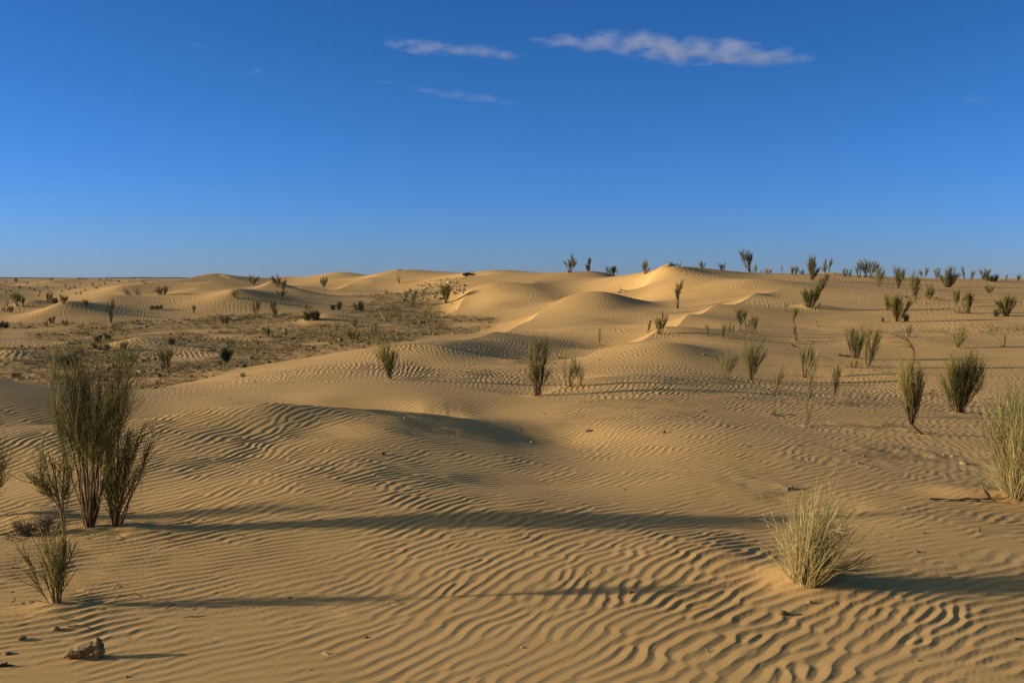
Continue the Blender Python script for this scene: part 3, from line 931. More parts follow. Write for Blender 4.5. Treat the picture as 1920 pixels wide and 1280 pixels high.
S_('hair-thin pale sapling nearly invisible against the ripples', 1511, 799, (1511, 799, 1522, 735, 5, 22, .2, 5, 40, {'tl': .3, 'tint': .6}), (1517, 745, 1528, 665, 3, 10, .3, 4, 70, {'tl': .3, 'tint': .6}), mat=M_PALE)
S_('single bare stick stuck upright in the sand', 1589, 762, (1589, 762, 1590, 722, 1, 4, .5, 2, 0, {'sb': 1}), mat=M_OLIVE, name='bare_stick', cat='stick')
S_('broad pale grey-green shrub of many upright plumes with a twin at its side', 1604, 672,
   (1604, 672, 1593, 612, 12, 28, .25, 12, 620, {'tl': .28, 'tint': .36, 'jit': .14}), (1607, 672, 1612, 610, 12, 28, .25, 12, 620, {'tl': .28, 'tint': .32, 'jit': .14}), mat=M_OLIVE)
S_('tall feathery twin leaning over beside the broad plumed shrub', 1628, 688, (1628, 688, 1634, 612, 6, 30, .2, 12, 760, {'tl': .3, 'tint': .40, 'jit': .14}))
S_('low yellow-green tuft at the foot of the plumed pair', 1600, 690, (1600, 690, 1600, 672, 8, 18, .1, 6, 90, {'tl': .5, 'tint': .7}), mat=M_GREEN)
S_('pale loose wispy shrub on the debris patch above the dense vase-shaped one', 1797, 652, (1797, 652, 1800, 606, 5, 22, .25, 6, 150, {'tl': .35, 'tint': .4, 'jit': .25}),
   (1797, 652, 1812, 622, 4, 16, .3, 4, 60, {'tl': .4}), (1796, 652, 1786, 626, 4, 12, .3, 3, 40, {'tl': .4}), mat=M_PALE)
S_('leafless grey twig forked in two on the debris patch', 1883, 650, (1883, 650, 1886, 622, 2, 6, .4, 4, 10, {'sb': 2}),
   extra=lambda b, s, t, r, x, y: polytube(r, b, s, x, y, ((1883, 650), (1875, 638), (1863, 630), (1850, 622)), .006, .003, .7), mat=M_GREY, name='bare_twig', cat='twig')
S_('small brown withered bush above the arching dead branches', 1704, 632, (1704, 632, 1705, 606, 3, 9, .3, 6, 60, {'tl': .3}), mat=M_GREY, name='withered_bush')
# bowl and ridge
S_('thin-trunked shrub with one dark clump and a forked tip, alone in the sand bowl', 1270, 579,
   (1270, 560, 1270, 542, 4, 14, .3, 8, 240, {'tl': .4, 'tint': .35, 'jit': .3}), (1268, 550, 1269, 530, 2, 6, .5, 3, 60, {'tl': .35, 'jit': .3}), (1272, 550, 1279, 525, 2, 6, .6, 3, 70, {'tl': .3, 'jit': .3}),
   extra=lambda b, s, t, r, x, y: [polytube(r, b, s, x, y, ((1269, 581), (1269, 565), (1268, 548)), .03, .015, .5), polytube(r, b, s, x, y, ((1271, 581), (1272, 565), (1273, 540), (1278, 530)), .03, .012, .5)])
S_('twin-plumed dark green shrub on the lit ridge edge', 1237, 627, (1234, 626, 1236, 594, 3, 13, .3, 6, 240, {'tl': .3, 'tint': .45, 'jit': .15}), (1238, 627, 1245, 590, 3, 15, .4, 6, 320, {'tl': .26, 'tint': .22, 'jit': .16}))
S_('little leaning green shrub lower on the lit ridge edge', 1215, 626, (1215, 626, 1219, 602, 2, 8, .3, 4, 130, {'tl': .3, 'tint': .5, 'jit': .14}))
S_('solitary thread-like sapling on the bare hollow dune flank', 1123, 648, (1124, 640, 1125, 610, 2, 6, .2, 3, 50, {'tl': .3, 'tint': .5}), mat=M_PALE,
   extra=lambda b, s, t, r, x, y: polytube(r, b, s, x, y, ((1123, 649), (1124, 635), (1125, 620)), .008, .004, .7))
S_('small spindle-shaped sapling halfway along the thin shadow on the ridge', 1325, 630, (1325, 626, 1325, 609, 2, 7, .1, 4, 110, {'tl': .4, 'tint': .42, 'jit': .12}))
S_('lollipop-shaped shrub with a dark round head on a thin stem', 1388, 620, (1389, 606, 1390, 577, 3, 16, .2, 8, 360, {'tl': .32, 'tint': .24, 'jit': .2}),
   extra=lambda b, s, t, r, x, y: polytube(r, b, s, x, y, ((1388, 621), (1389, 608), (1390, 596)), .016, .010, .2))
S_('group of slender stems with pale floating green tops, below the round-headed shrub', 1407, 628, (1399, 640, 1402, 594, 2, 8, .6, 4, 110, {'tl': .26, 'tint': .5}), (1408, 628, 1411, 594, 3, 12, .55, 5, 160, {'tl': .26, 'tint': .5}),
   (1418, 624, 1423, 590, 3, 12, .5, 5, 170, {'tl': .26, 'tint': .48}), mat=M_PALE)
S_('pair of thin green saplings crossing the thin shadow', 1362, 634, (1355, 634, 1360, 608, 2, 10, .3, 4, 140, {'tl': .3, 'tint': .48}), (1367, 635, 1374, 602, 2, 9, .3, 4, 130, {'tl': .3, 'tint': .42}))
S_('faint feathery seedling above the leaning half-dead stem', 1472, 584, (1472, 584, 1475, 566, 2, 9, .3, 4, 70, {'tl': .35}), mat=M_PALE)
S_('green tuft on a bare crooked half-dead stem', 1491, 640, (1486, 602, 1489, 577, 2, 13, .2, 6, 220, {'tl': .35, 'tint': .35, 'jit': .2}),
   (1492, 640, 1491, 616, 2, 7, .4, 4, 40, {'tl': .3}),
   extra=lambda b, s, t, r, x, y: polytube(r, b, s, x, y, ((1494, 648), (1493, 630), (1490, 612), (1486, 598)), .018, .010, .25))
S_('reddish twig standing upright beside the half-dead stem', 1531, 611, (1531, 611, 1532, 596, 1, 3, .4, 2, 6), mat=M_GREY, name='bare_twig', cat='twig')
S_('big leaning shrub on a root mound with bare roots showing, start of the boldest shadow', 1519, 578,
   (1518, 577, 1512, 542, 6, 20, .25, 9, 420, {'tl': .28, 'tint': .34, 'jit': .16}), (1520, 577, 1526, 536, 6, 20, .3, 9, 460, {'tl': .26, 'tint': .30, 'jit': .16}),
   (1522, 576, 1537, 532, 4, 14, .4, 7, 340, {'tl': .26, 'tint': .30, 'jit': .16}), (1530, 556, 1548, 516, 3, 11, .35, 6, 360, {'tl': .3, 'tint': .42, 'jit': .16}),
   extra=lambda b, s, t, r, x, y: [polytube(r, b, s, x, y, p, .03, .012, .1) for p in (((1519, 580), (1512, 573), (1507, 570)), ((1518, 580), (1510, 583), (1505, 585)), ((1521, 580), (1532, 577), (1539, 567)),
                                                                                   ((1521, 580), (1540, 579), (1552, 581)), ((1519, 579), (1526, 562), (1538, 545)))])
# ================================================================== right-hand rows below the skyline
S_('wide many-stemmed shrub with a dark green cushion at its foot', 1683, 604, (1681, 604, 1678, 553, 5, 22, .22, 10, 520, {'tl': .28, 'tint': .44, 'jit': .16}), (1684, 604, 1694, 550, 5, 24, .22, 10, 560, {'tl': .28, 'tint': .34, 'jit': .16}))
S_('yellow-green feathery bush touching the wide many-stemmed shrub', 1663, 583, (1663, 583, 1662, 549, 7, 19, .12, 9, 420, {'tl': .32, 'tint': .56, 'jit': .15}))
S_('dark green leafy cushion at the foot of the wide many-stemmed shrub', 1699, 604, (1699, 604, 1700, 588, 5, 11, .0, 8, 330, {'tl': .3, 'tint': .4, 'jit': .5}), mat=M_DARK, cat='bush', name='cushion_bush')
S_('tiny dark green seedling on its own in front of the wide many-stemmed shrub', 1655, 604, (1655, 604, 1655, 595, 2, 5, .1, 4, 90, {'tl': .4, 'jit': .4}), mat=M_DARK, cat='bush', name='cushion_bush')
S_('rounded grey-green bush near the picture edge with a dark cushion next to it', 1887, 593, (1885, 593, 1878, 556, 5, 22, .1, 10, 520, {'tl': .3, 'tint': .40, 'jit': .18}), (1888, 593, 1894, 555, 5, 22, .1, 10, 520, {'tl': .3, 'tint': .22, 'jit': .18}))
S_('dark green leafy cushion next to the rounded grey-green bush', 1868, 594, (1868, 594, 1868, 580, 4, 10, .0, 8, 300, {'tl': .3, 'tint': .4, 'jit': .45}), mat=M_DARK, cat='bush', name='cushion_bush')
S_('narrow-waisted green shrub above a thin grey-green ground tuft', 1813, 589, (1813, 589, 1810, 548, 3, 14, .3, 7, 320, {'tl': .26, 'tint': .44, 'jit': .15}), (1814, 589, 1819, 545, 3, 14, .3, 7, 340, {'tl': .26, 'tint': .3, 'jit': .15}))
S_('grey-green ground tuft around the narrow-waisted shrub', 1806, 588, (1800, 588, 1800, 580, 14, 24, .1, 10, 110, {'tl': .5, 'jit': .5}), (1818, 588, 1820, 581, 6, 12, .1, 5, 50, {'tl': .5, 'jit': .5}), mat=M_OLIVE, cat='bush', name='low_bush')
S_('slender shrub with tapered foot between two rows of debris', 1794, 575, (1793, 575, 1793, 540, 3, 19, .35, 8, 360, {'tl': .26, 'tint': .48, 'jit': .16}))
S_('open twin-stemmed shrub standing in the dark gravel strip', 1743, 562, (1741, 563, 1743, 532, 3, 14, .3, 6, 280, {'tl': .3, 'tint': .46, 'jit': .2}), (1745, 563, 1747, 536, 2, 8, .4, 3, 80, {'tl': .3}))
S_('tall tapered shrub with a long bare stem and a wispy offshoot', 1717, 569, (1714, 552, 1713, 510, 3, 15, .15, 8, 380, {'tl': .26, 'tint': .40, 'jit': .14}), (1716, 560, 1722, 532, 2, 12, .3, 4, 90, {'tl': .3}),
   extra=lambda b, s, t, r, x, y: polytube(r, b, s, x, y, ((1717, 570), (1715, 555), (1713, 540)), .02, .012, .4))
S_('brown-footed shrub with a sandy yellow top below the skyline', 1648, 538, (1648, 538, 1652, 503, 4, 18, .4, 8, 320, {'tl': .28, 'tint': .62, 'jit': .16}), mat=M_OLIVE)
S_('dark green spiky-topped shrub crossing the skyline', 1683, 541, (1683, 541, 1686, 504, 4, 18, .3, 9, 420, {'tl': .28, 'tint': .28, 'jit': .2}), (1682, 536, 1676, 496, 2, 7, .6, 3, 60, {'tl': .3}), (1685, 540, 1694, 506, 2, 7, .5, 3, 80, {'tl': .3}))
S_('largest olive clump of the skyline row, fanned wide over one foot', 1777, 539, (1775, 539, 1772, 509, 6, 16, .15, 8, 340, {'tl': .34, 'tint': .36, 'jit': .18}), (1777, 539, 1784, 500, 6, 14, .3, 8, 260, {'tl': .3, 'tint': .40, 'jit': .2}), (1780, 539, 1795, 512, 6, 16, .15, 8, 360, {'tl': .34, 'tint': .44, 'jit': .18}), mat=M_OLIVE)
S_('pale hemispherical grass bush casting a short shadow near the picture edge', 1856, 550, (1856, 550, 1856, 533, 6, 17, .05, 10, 320, {'tl': .45, 'tint': .6, 'jit': .25}), mat=M_OLIVE)
# ================================================================== skyline shrubs
S_('fork of two trunks with small flat crowns on the dune skyline', 1069, 512, (1067, 512, 1064, 484, 2, 13, .5, 5, 200, {'tl': .26, 'tint': .3, 'jit': .25}), (1070, 512, 1075, 480, 2, 13, .5, 5, 210, {'tl': .26, 'tint': .3, 'jit': .25}), group=GR_SKY, mat=M_OLIVE)
S_('bottle-shaped shrub with a fat foot and slim neck on the dune skyline', 1104, 509, (1104, 509, 1104, 496, 6, 11, .05, 8, 240, {'tl': .5, 'tint': .25, 'jit': .25}), (1104, 503, 1106, 482, 3, 6, .2, 4, 170, {'tl': .3, 'tint': .3, 'jit': .16}), group=GR_SKY, mat=M_OLIVE)
S_('crouching round bush with one raised sprig on the dune skyline', 1149, 512, (1149, 512, 1148, 498, 8, 18, .05, 9, 300, {'tl': .5, 'tint': .2, 'jit': .3}), (1151, 508, 1156, 495, 2, 6, .3, 3, 70, {'tl': .3}), (1139, 511, 1138, 501, 2, 5, .3, 3, 40, {'tl': .3}), (1156, 510, 1160, 505, 4, 6, .1, 3, 60, {'tl': .4}), group=GR_SKY, mat=M_OLIVE)
S_('stout shrub in the dip just before the highest dune crest', 1210, 514, (1209, 514, 1210, 491, 5, 14, .15, 8, 280, {'tl': .32, 'tint': .34, 'jit': .2}), (1213, 512, 1219, 503, 3, 5, .2, 3, 60, {'tl': .4}), group=GR_SKY, mat=M_OLIVE)
for x_, lb in ((1257, 'first and widest of three tiny grass tips over the highest dune crest'), (1267, 'middle one of three tiny grass tips over the highest dune crest'), (1274, 'smallest of three tiny grass tips over the highest dune crest, nearest the greyish bush')):
    S_(lb, x_, 498, (x_, 498, x_, 492.5, 5, 7, .1, 5, 36, {'tl': .5, 'jit': .3}), mat=M_OLIVE, group='grass tips on the highest dune crest', cat='grass', name='grass_tuft')
S_('greyish bush behind the shoulder of the highest dune', 1315, 504, (1315, 504, 1316, 491, 5, 12, .1, 7, 190, {'tl': .4, 'jit': .25}), mat=M_OLIVE, group=GR_SKY)
S_('short brownish bush with one thin spike on the skyline', 1353, 507, (1353, 507, 1353, 494, 4, 10, .1, 6, 130, {'tl': .4, 'jit': .2}), (1357, 507, 1360, 491, 2, 3, .3, 2, 30), mat=M_GREY, group=GR_SKY)
S_('tallest skyline shrub, forked high with bare pale legs and a separate plume', 1407, 510, (1405, 508, 1401, 472, 2, 8, .55, 5, 210, {'tl': .26, 'tint': .36, 'jit': .16}), (1407, 508, 1411, 476, 2, 8, .55, 5, 200, {'tl': .26, 'tint': .36, 'jit': .16}),
   (1400, 500, 1389, 469, 2, 7, .4, 4, 170, {'tl': .3, 'tint': .3, 'jit': .14}), (1407, 512, 1408, 505, 6, 8, .1, 4, 50, {'tl': .5}), mat=M_OLIVE, group=GR_SKY,
   extra=lambda b, s, t, r, x, y: polytube(r, b, s, x, y, ((1406, 511), (1400, 502), (1393, 493), (1390, 485)), .028, .012, .6))
S_('little upright bush close to the tallest forked one', 1418, 512, (1418, 512, 1418, 497, 3, 6, .2, 5, 110, {'tl': .35}), mat=M_OLIVE, group=GR_SKY)
S_('low straw mound of grass on the skyline', 1440, 513, (1440, 513, 1441, 504, 8, 13, .05, 8, 130, {'tl': .6, 'tint': .4, 'jit': .3}), mat=M_STRAW, group=GR_SKY, cat='grass', name='grass_tuft')
S_('bare forked stick on the skyline', 1467, 514, (1467, 514, 1465, 492, 1, 3, .4, 2, 16, {'tl': .2}), mat=M_GREY, group=None, name='bare_stick', cat='stick')
S_('flat low bush next to the wedge-shaped one on the skyline', 1503, 515, (1503, 515, 1506, 506, 6, 10, .1, 5, 90, {'tl': .4, 'jit': .3}), mat=M_OLIVE, group=GR_SKY)
S_('wedge-shaped bush with a flat low neighbour on the skyline', 1488, 515, (1486, 515, 1489, 500, 7, 13, .1, 7, 200, {'tl': .4, 'jit': .2}), (1492, 514, 1496, 496, 2, 5, .3, 3, 90, {'tl': .3}), mat=M_OLIVE, group=GR_SKY)
S_('dense blackish-green double-horned shrub, darkest of the skyline', 1522, 526, (1523, 526, 1527, 493, 4, 17, .25, 9, 480, {'tl': .28, 'tint': .30, 'jit': .2}), (1521, 524, 1519, 479, 3, 7, .45, 5, 220, {'tl': .24, 'tint': .3}), (1522, 524, 1526, 477, 3, 5, .5, 4, 130, {'tl': .22}), mat=M_OLIVE, group=GR_SKY)
S_('shrub with a crooked whip on a small sand mound of the skyline', 1546, 509, (1546, 509, 1546, 494, 4, 9, .1, 6, 150, {'tl': .4}), (1544, 503, 1547, 481, 1, 4, .5, 3, 60, {'tl': .3}), mat=M_OLIVE, group=GR_SKY)
S_('faded grey shrub leaning away from the small sand mound', 1554, 509, (1554, 509, 1559, 485, 2, 7, .4, 5, 120, {'tl': .3}), mat=M_GREY, group=GR_SKY)
S_('squat pale bush pair low on the skyline before the triple clump', 1584, 519, (1584, 519, 1585, 504, 4, 9, .2, 6, 120, {'tl': .4}), (1592, 519, 1592, 509, 4, 8, .1, 5, 80, {'tl': .4}), (1596, 516, 1597, 503, 1, 3, .3, 2, 20), mat=M_OLIVE, group=GR_SKY)
S_('shrub at the near end of the triple skyline clump, slimmest of the three', 1611, 521, (1611, 521, 1612, 488, 3, 12, .35, 6, 220, {'tl': .28, 'tint': .34, 'jit': .18}), mat=M_OLIVE, group=GR_SKY)
S_('middle shrub of the triple skyline clump', 1623, 521, (1623, 521, 1625, 487, 3, 13, .35, 6, 240, {'tl': .28, 'tint': .34, 'jit': .18}), mat=M_OLIVE, group=GR_SKY)
S_('broadest shrub of the triple skyline clump, head leaning outward', 1631, 522, (1631, 522, 1637, 489, 3, 17, .4, 7, 300, {'tl': .28, 'tint': .34, 'jit': .2}), mat=M_OLIVE, group=GR_SKY)
S_('vase-shaped pale shrub standing clear on the skyline', 1733, 521, (1733, 521, 1733, 503, 4, 15, .2, 7, 190, {'tl': .34}), mat=M_OLIVE, group=GR_SKY)
S_('columnar olive shrub with a dark ball bush at its foot on the skyline', 1756, 522, (1756, 522, 1757, 503, 4, 10, .15, 6, 170, {'tl': .34}), mat=M_OLIVE, group=GR_SKY)
S_('dark ball bush at the foot of the columnar skyline shrub', 1763, 522, (1763, 522, 1763, 516, 4, 8, .0, 6, 120, {'tl': .4, 'jit': .5}), mat=M_DARK, group=GR_SKY, cat='bush', name='ball_bush')
S_('thin wispy shrub curving over beside the largest olive clump', 1808, 523, (1808, 523, 1803, 499, 2, 6, .3, 4, 80, {'tl': .3}), mat=M_GREY, group=GR_SKY)
S_('small leaning shrub between the wispy curved one and the twin-toned bush', 1822, 525, (1822, 525, 1826, 508, 3, 8, .3, 5, 120, {'tl': .3}), mat=M_OLIVE, group=GR_SKY)
S_('grey half of the twin-toned bush mass on the skyline', 1848, 526, (1848, 526, 1850, 504, 8, 20, .1, 9, 330, {'tl': .34, 'jit': .25}), mat=M_OLIVE, group=GR_SKY)
S_('blackish green half of the twin-toned bush mass on the skyline', 1860, 528, (1857, 528, 1856, 516, 8, 14, .0, 8, 330, {'tl': .36, 'jit': .5}), (1863, 528, 1866, 515, 8, 12, .0, 8, 330, {'tl': .36, 'jit': .5}), mat=M_DARK, group=GR_SKY, cat='bush', name='ball_bush')
S_('stunted skyline shrub past the twin-toned bush mass', 1885, 527, (1885, 527, 1887, 516, 3, 6, .2, 4, 80, {'tl': .4}), mat=M_OLIVE, group=GR_SKY)
S_('last skyline shrub before the picture edge', 1908, 528, (1908, 528, 1910, 513, 3, 8, .2, 5, 120, {'tl': .34}), mat=M_OLIVE, group=GR_SKY)

# ================================================================== middle of the picture
S_('two-tiered shrub with dark lower tuft and leaning upper plume above the sharp little crest', 1008, 743,
   (1005, 743, 1000, 672, 8, 22, .5, 6, 420, {'tl': .24, 'tint': .38, 'jit': .2}), (1010, 743, 1017, 676, 8, 24, .5, 7, 520, {'tl': .24, 'tint': .22, 'jit': .22}),
   (1006, 741, 1002, 632, 4, 20, .60, 6, 380, {'tl': .18, 'tint': .42, 'jit': .16}), (1009, 741, 1016, 625, 4, 22, .62, 7, 460, {'tl': .18, 'tint': .32, 'jit': .16}), (1010, 730, 1026, 624, 3, 14, .62, 4, 180, {'tl': .18, 'tint': .3}), group=None)
S_('airy pale shrub in front of the lit triangle of sand', 1066, 727, (1066, 727, 1062, 672, 5, 22, .3, 7, 170, {'tl': .28, 'tint': .4, 'jit': .2}), (1068, 727, 1078, 670, 4, 20, .35, 6, 140, {'tl': .28, 'tint': .4, 'jit': .2}), mat=M_PALE, group=None)
S_('airy narrow sapling next to the pale airy shrub', 1089, 725, (1089, 725, 1088, 675, 4, 20, .35, 6, 170, {'tl': .28, 'tint': .45, 'jit': .2}), mat=M_PALE, group=None)
S_('fan-shaped shrub leaning off a slanted thin trunk on the smooth sand sheet', 734, 712, (731, 706, 712, 648, 3, 24, .2, 9, 420, {'tl': .28, 'tint': .40, 'jit': .17}), (731, 706, 726, 638, 3, 26, .28, 9, 460, {'tl': .26, 'tint': .38, 'jit': .17}),
   (731, 706, 740, 652, 3, 16, .25, 6, 260, {'tl': .28, 'tint': .34, 'jit': .17}), group=None, mat=M_GREEN,
   extra=lambda b, s, t, r, x, y: [polytube(r, b, s, x, y, ((735, 714), (730, 700), (722, 685), (716, 672)), .010, .005, .3), polytube(r, b, s, x, y, ((735, 714), (732, 698), (730, 680), (731, 665)), .009, .004, .3)])

# ================================================================== the plain
Q_ = lambda label, px, py, *fans, **k: S_(label, px, py, *fans, **{**dict(group=GR_PLAIN, mat=M_OLIVE), **k})
Q_('rounded skyline shrub at the end of the biggest far dune', 475, 534, (475, 534, 475, 517, 4, 18, .25, 8, 280, {'tl': .34, 'tint': .36, 'jit': .2}))
Q_('ball-headed tree-like shrub breaking the skyline between two far dunes', 520, 539, (520, 539, 519, 515, 3, 15, .4, 7, 300, {'tl': .3, 'tint': .28, 'jit': .25}))
Q_('V-shaped dark shrub with a long raised plume on a small lit dune', 528, 558, (528, 558, 522, 543, 2, 9, .25, 5, 220, {'tl': .32, 'tint': .28, 'jit': .15}), (528, 558, 535, 544, 2, 9, .25, 5, 220, {'tl': .32, 'tint': .28, 'jit': .15}), (531, 548, 535, 524, 4, 11, .2, 6, 240, {'tl': .3, 'tint': .42}))
Q_('egg-shaped shrub on a hooked stem on the far dune slope', 611, 545, (607, 537, 609, 520, 3, 11, .1, 7, 300, {'tl': .34, 'tint': .3, 'jit': .18}), extra=lambda b, s, t, r, x, y: polytube(r, b, s, x, y, ((612, 546), (608, 541), (607, 534)), .03, .018, .2))
Q_('tree-shaped shrub with a full crown beside the pale stone bank', 837, 569, (836, 569, 834, 534, 3, 16, .35, 8, 380, {'tl': .28, 'tint': .42, 'jit': .18}), (837, 569, 842, 533, 3, 14, .35, 7, 340, {'tl': .28, 'tint': .34, 'jit': .18}), mat=M_GREEN)
Q_('faded green shrub on thin legs above the pale stone bank', 774, 572, (774, 572, 777, 549, 3, 15, .4, 6, 170, {'tl': .3, 'jit': .2}), mat=M_PALE)
Q_('big round blackish green bush behind a small sand mound', 585, 601, (578, 601, 578, 584, 12, 18, .0, 10, 520, {'tl': .34, 'tint': .4, 'jit': .55}), (592, 601, 592, 582, 12, 18, .0, 10, 560, {'tl': .34, 'tint': .4, 'jit': .55}), mat=M_DARK, cat='bush', name='round_bush')
Q_('dark two-lobed bush beyond the big round one', 630, 581, (625, 581, 625, 571, 8, 12, .0, 7, 240, {'tl': .4, 'jit': .5}), (636, 580, 637, 566, 6, 10, .0, 7, 240, {'tl': .36, 'jit': .45}), mat=M_DARK, cat='bush', name='round_bush')
Q_('dark ball of twigs with a thin sapling crossing it', 673, 582, (673, 582, 673, 565, 8, 18, .05, 9, 420, {'tl': .34, 'tint': .5, 'jit': .5}), (680, 596, 680, 574, 2, 8, .3, 3, 60, {'tl': .3}), mat=M_DARK, cat='bush', name='round_bush')
Q_('slim tapered sapling with a shadowed twin hump behind it', 480, 597, (480, 597, 480, 560, 2, 10, .4, 6, 240, {'tl': .26, 'tint': .5}))
Q_('zigzag two-tiered sapling on the stone scatter', 516, 598, (516, 598, 515, 574, 2, 10, .25, 5, 220, {'tl': .32, 'tint': .36}), (514, 585, 512, 559, 3, 8, .4, 4, 170, {'tl': .3, 'tint': .36}))
Q_('thin sapling rising behind the big round blackish bush', 575, 589, (575, 589, 576, 567, 2, 9, .4, 4, 120, {'tl': .3}))
Q_('narrow brown upright tuft of dead grass on the dry field', 500, 631, (501, 631, 500, 612, 6, 9, .05, 9, 240, {'tl': .4, 'tint': .3, 'jit': .12}))
Q_('yellow-green mop of grass with a solid shadow on the dry field', 663, 636, (663, 636, 663, 618, 12, 24, .05, 14, 420, {'tl': .45, 'tint': .62, 'jit': .25}), mat=M_GREEN)
Q_('dry brownish tuft on the small sand mound edge', 664, 612, (664, 612, 664, 597, 5, 10, .1, 7, 160, {'tl': .4, 'tint': .5}))
Q_('very thin pale sapling pair rising from the dry field', 699, 640, (699, 638, 699, 596, 3, 9, .3, 4, 120, {'tl': .25}), (706, 618, 707, 600, 2, 7, .2, 4, 90, {'tl': .35}), mat=M_PALE)
Q_('small dark green dome on the grassy stone field', 792, 609, (792, 609, 792, 601, 6, 10, .0, 7, 200, {'tl': .4, 'jit': .5}), mat=M_DARK, cat='bush', name='round_bush')
Q_('leafless fan of thin twigs on the far dune flank', 749, 532, (749, 532, 746, 516, 1, 10, .5, 5, 10, {'tl': .3}), mat=M_GREY, name='bare_twig', cat='twig')
Q_('dry bush at the end of the dark gravel strip', 723, 553, (723, 553, 724, 544, 5, 9, .1, 6, 130, {'tl': .4}))
Q_('round soft bush on the crest of the second far dune', 304, 553, (300, 553, 299, 538, 8, 14, .1, 7, 240, {'tl': .34, 'jit': .3}), (307, 553, 309, 537, 8, 14, .1, 7, 260, {'tl': .34, 'jit': .3}))
Q_('yellow-green spiky bush sunk behind a dune brow', 440, 559, (440, 559, 439, 543, 7, 15, .1, 8, 280, {'tl': .36, 'tint': .6, 'jit': .25}), mat=M_GREEN)
for x_, y_, w_, lb in ((284, 581, 8, 'squarest of three low blackish bushes half buried in drifted sand'), (293, 580, 9, 'middle one of three low blackish bushes half buried in drifted sand'), (303, 579, 11, 'flattest of three low blackish bushes half buried in drifted sand')):
    Q_(lb, x_, y_, (x_, y_, x_ + 1, y_ - 7, w_ * .6, w_, .0, 6, 170, {'tl': .5, 'jit': .5}), mat=M_DARK, cat='bush', name='round_bush')
Q_('pinhead-topped sapling on the far dune foot', 364, 591, (364, 586, 365, 571, 2, 8, .4, 5, 150, {'tl': .3, 'jit': .25}))
Q_('grey low dome of dead grass at the foot of a far dune', 423, 606, (423, 606, 422, 594, 10, 18, .05, 10, 230, {'tl': .5, 'jit': .3}), mat=M_GREY)
Q_('open see-through shrub with a bare fork in front of the small sand mound', 310, 694, (310, 694, 298, 650, 4, 22, .3, 7, 260, {'tl': .26, 'tint': .4, 'jit': .25}), (310, 694, 312, 642, 4, 22, .35, 7, 260, {'tl': .26, 'tint': .4, 'jit': .25}), (311, 694, 324, 652, 4, 16, .35, 6, 240, {'tl': .26, 'tint': .3, 'jit': .25}),
   (312, 694, 322, 676, 4, 8, .2, 4, 30))
Q_('bright green spade-shaped bush alone on bare brown ground', 424, 680, (424, 680, 418, 652, 4, 16, .08, 9, 420, {'tl': .32, 'tint': .52, 'jit': .25}), (424, 680, 430, 650, 4, 18, .08, 9, 460, {'tl': .32, 'tint': .42, 'jit': .25}), mat=M_DARK, cat='bush', name='green_bush')
Q_('dark green bush peeping over the top of the small sand mound', 321, 645, (321, 645, 321, 634, 8, 15, .0, 8, 260, {'tl': .4, 'jit': .45}), mat=M_DARK, cat='bush', name='green_bush')
Q_('dark green clump by the side of the small sand mound', 232, 655, (232, 655, 232, 641, 7, 14, .0, 8, 260, {'tl': .38, 'jit': .4}), mat=M_DARK, cat='bush', name='green_bush')
Q_('small dark sprout at the dune edge in front of bare brown ground', 455, 707, (455, 707, 455, 698, 4, 8, .05, 6, 120, {'tl': .45, 'jit': .3}), mat=M_DARK, cat='bush', name='green_bush')
Q_('brown dead bush topping the cluster of four low bushes', 184, 641, (184, 641, 184, 627, 12, 20, .0, 9, 300, {'tl': .4, 'jit': .5}), mat=M_GREY, cat='bush', name='low_bush')
Q_('dark bush at the far corner of the cluster of four low bushes', 201, 638, (201, 638, 202, 627, 8, 14, .0, 8, 260, {'tl': .4, 'jit': .5}), mat=M_DARK, cat='bush', name='low_bush')
Q_('grey-green bush on the outer side of the cluster of four low bushes', 177, 654, (177, 654, 177, 640, 10, 18, .0, 8, 260, {'tl': .4, 'tint': .3, 'jit': .5}), mat=M_OLIVE, cat='bush', name='low_bush')
Q_('greenest and nearest bush in the cluster of four low bushes', 196, 658, (196, 658, 196, 643, 12, 20, .0, 10, 360, {'tl': .4, 'tint': .5, 'jit': .5}), mat=M_DARK, cat='bush', name='low_bush')
Q_('wide dark green bush half hidden by the crown of the tallest close shrub', 128, 688, (120, 688, 118, 664, 16, 22, .0, 10, 420, {'tl': .4, 'tint': .45, 'jit': .45}), (136, 687, 137, 662, 16, 20, .0, 10, 420, {'tl': .4, 'tint': .45, 'jit': .45}), mat=M_DARK, cat='bush', name='green_bush')
Q_('small dark bush just beyond the wide dark green one', 149, 666, (149, 666, 150, 656, 10, 16, .0, 8, 230, {'tl': .4, 'jit': .5}), mat=M_DARK, cat='bush', name='green_bush')
Q_('dark bush seen through the thin tips of the tallest close shrub', 214, 691, (214, 691, 214, 681, 6, 11, .0, 7, 180, {'tl': .4, 'jit': .4}), mat=M_DARK, cat='bush', name='green_bush')
Q_('smaller of two dark green tufts on the small bright sand patch', 27, 709, (27, 709, 27, 700, 5, 9, .05, 6, 150, {'tl': .5, 'jit': .3}), mat=M_DARK, cat='bush', name='green_bush')
Q_('larger of two dark green tufts on the small bright sand patch', 36, 709, (36, 709, 37, 698, 6, 11, .05, 7, 190, {'tl': .5, 'jit': .3}), mat=M_DARK, cat='bush', name='green_bush')
Q_('umbrella-topped shrub on thin legs among the far dunes', 33, 574, (32, 574, 28, 549, 3, 12, .45, 6, 240, {'tl': .28, 'jit': .25}), (33, 574, 38, 548, 3, 12, .45, 6, 240, {'tl': .28, 'jit': .25}))
Q_('smaller leaning shrub next to the umbrella-topped one', 43, 573, (43, 573, 46, 556, 2, 11, .35, 5, 160, {'tl': .3, 'jit': .2}))
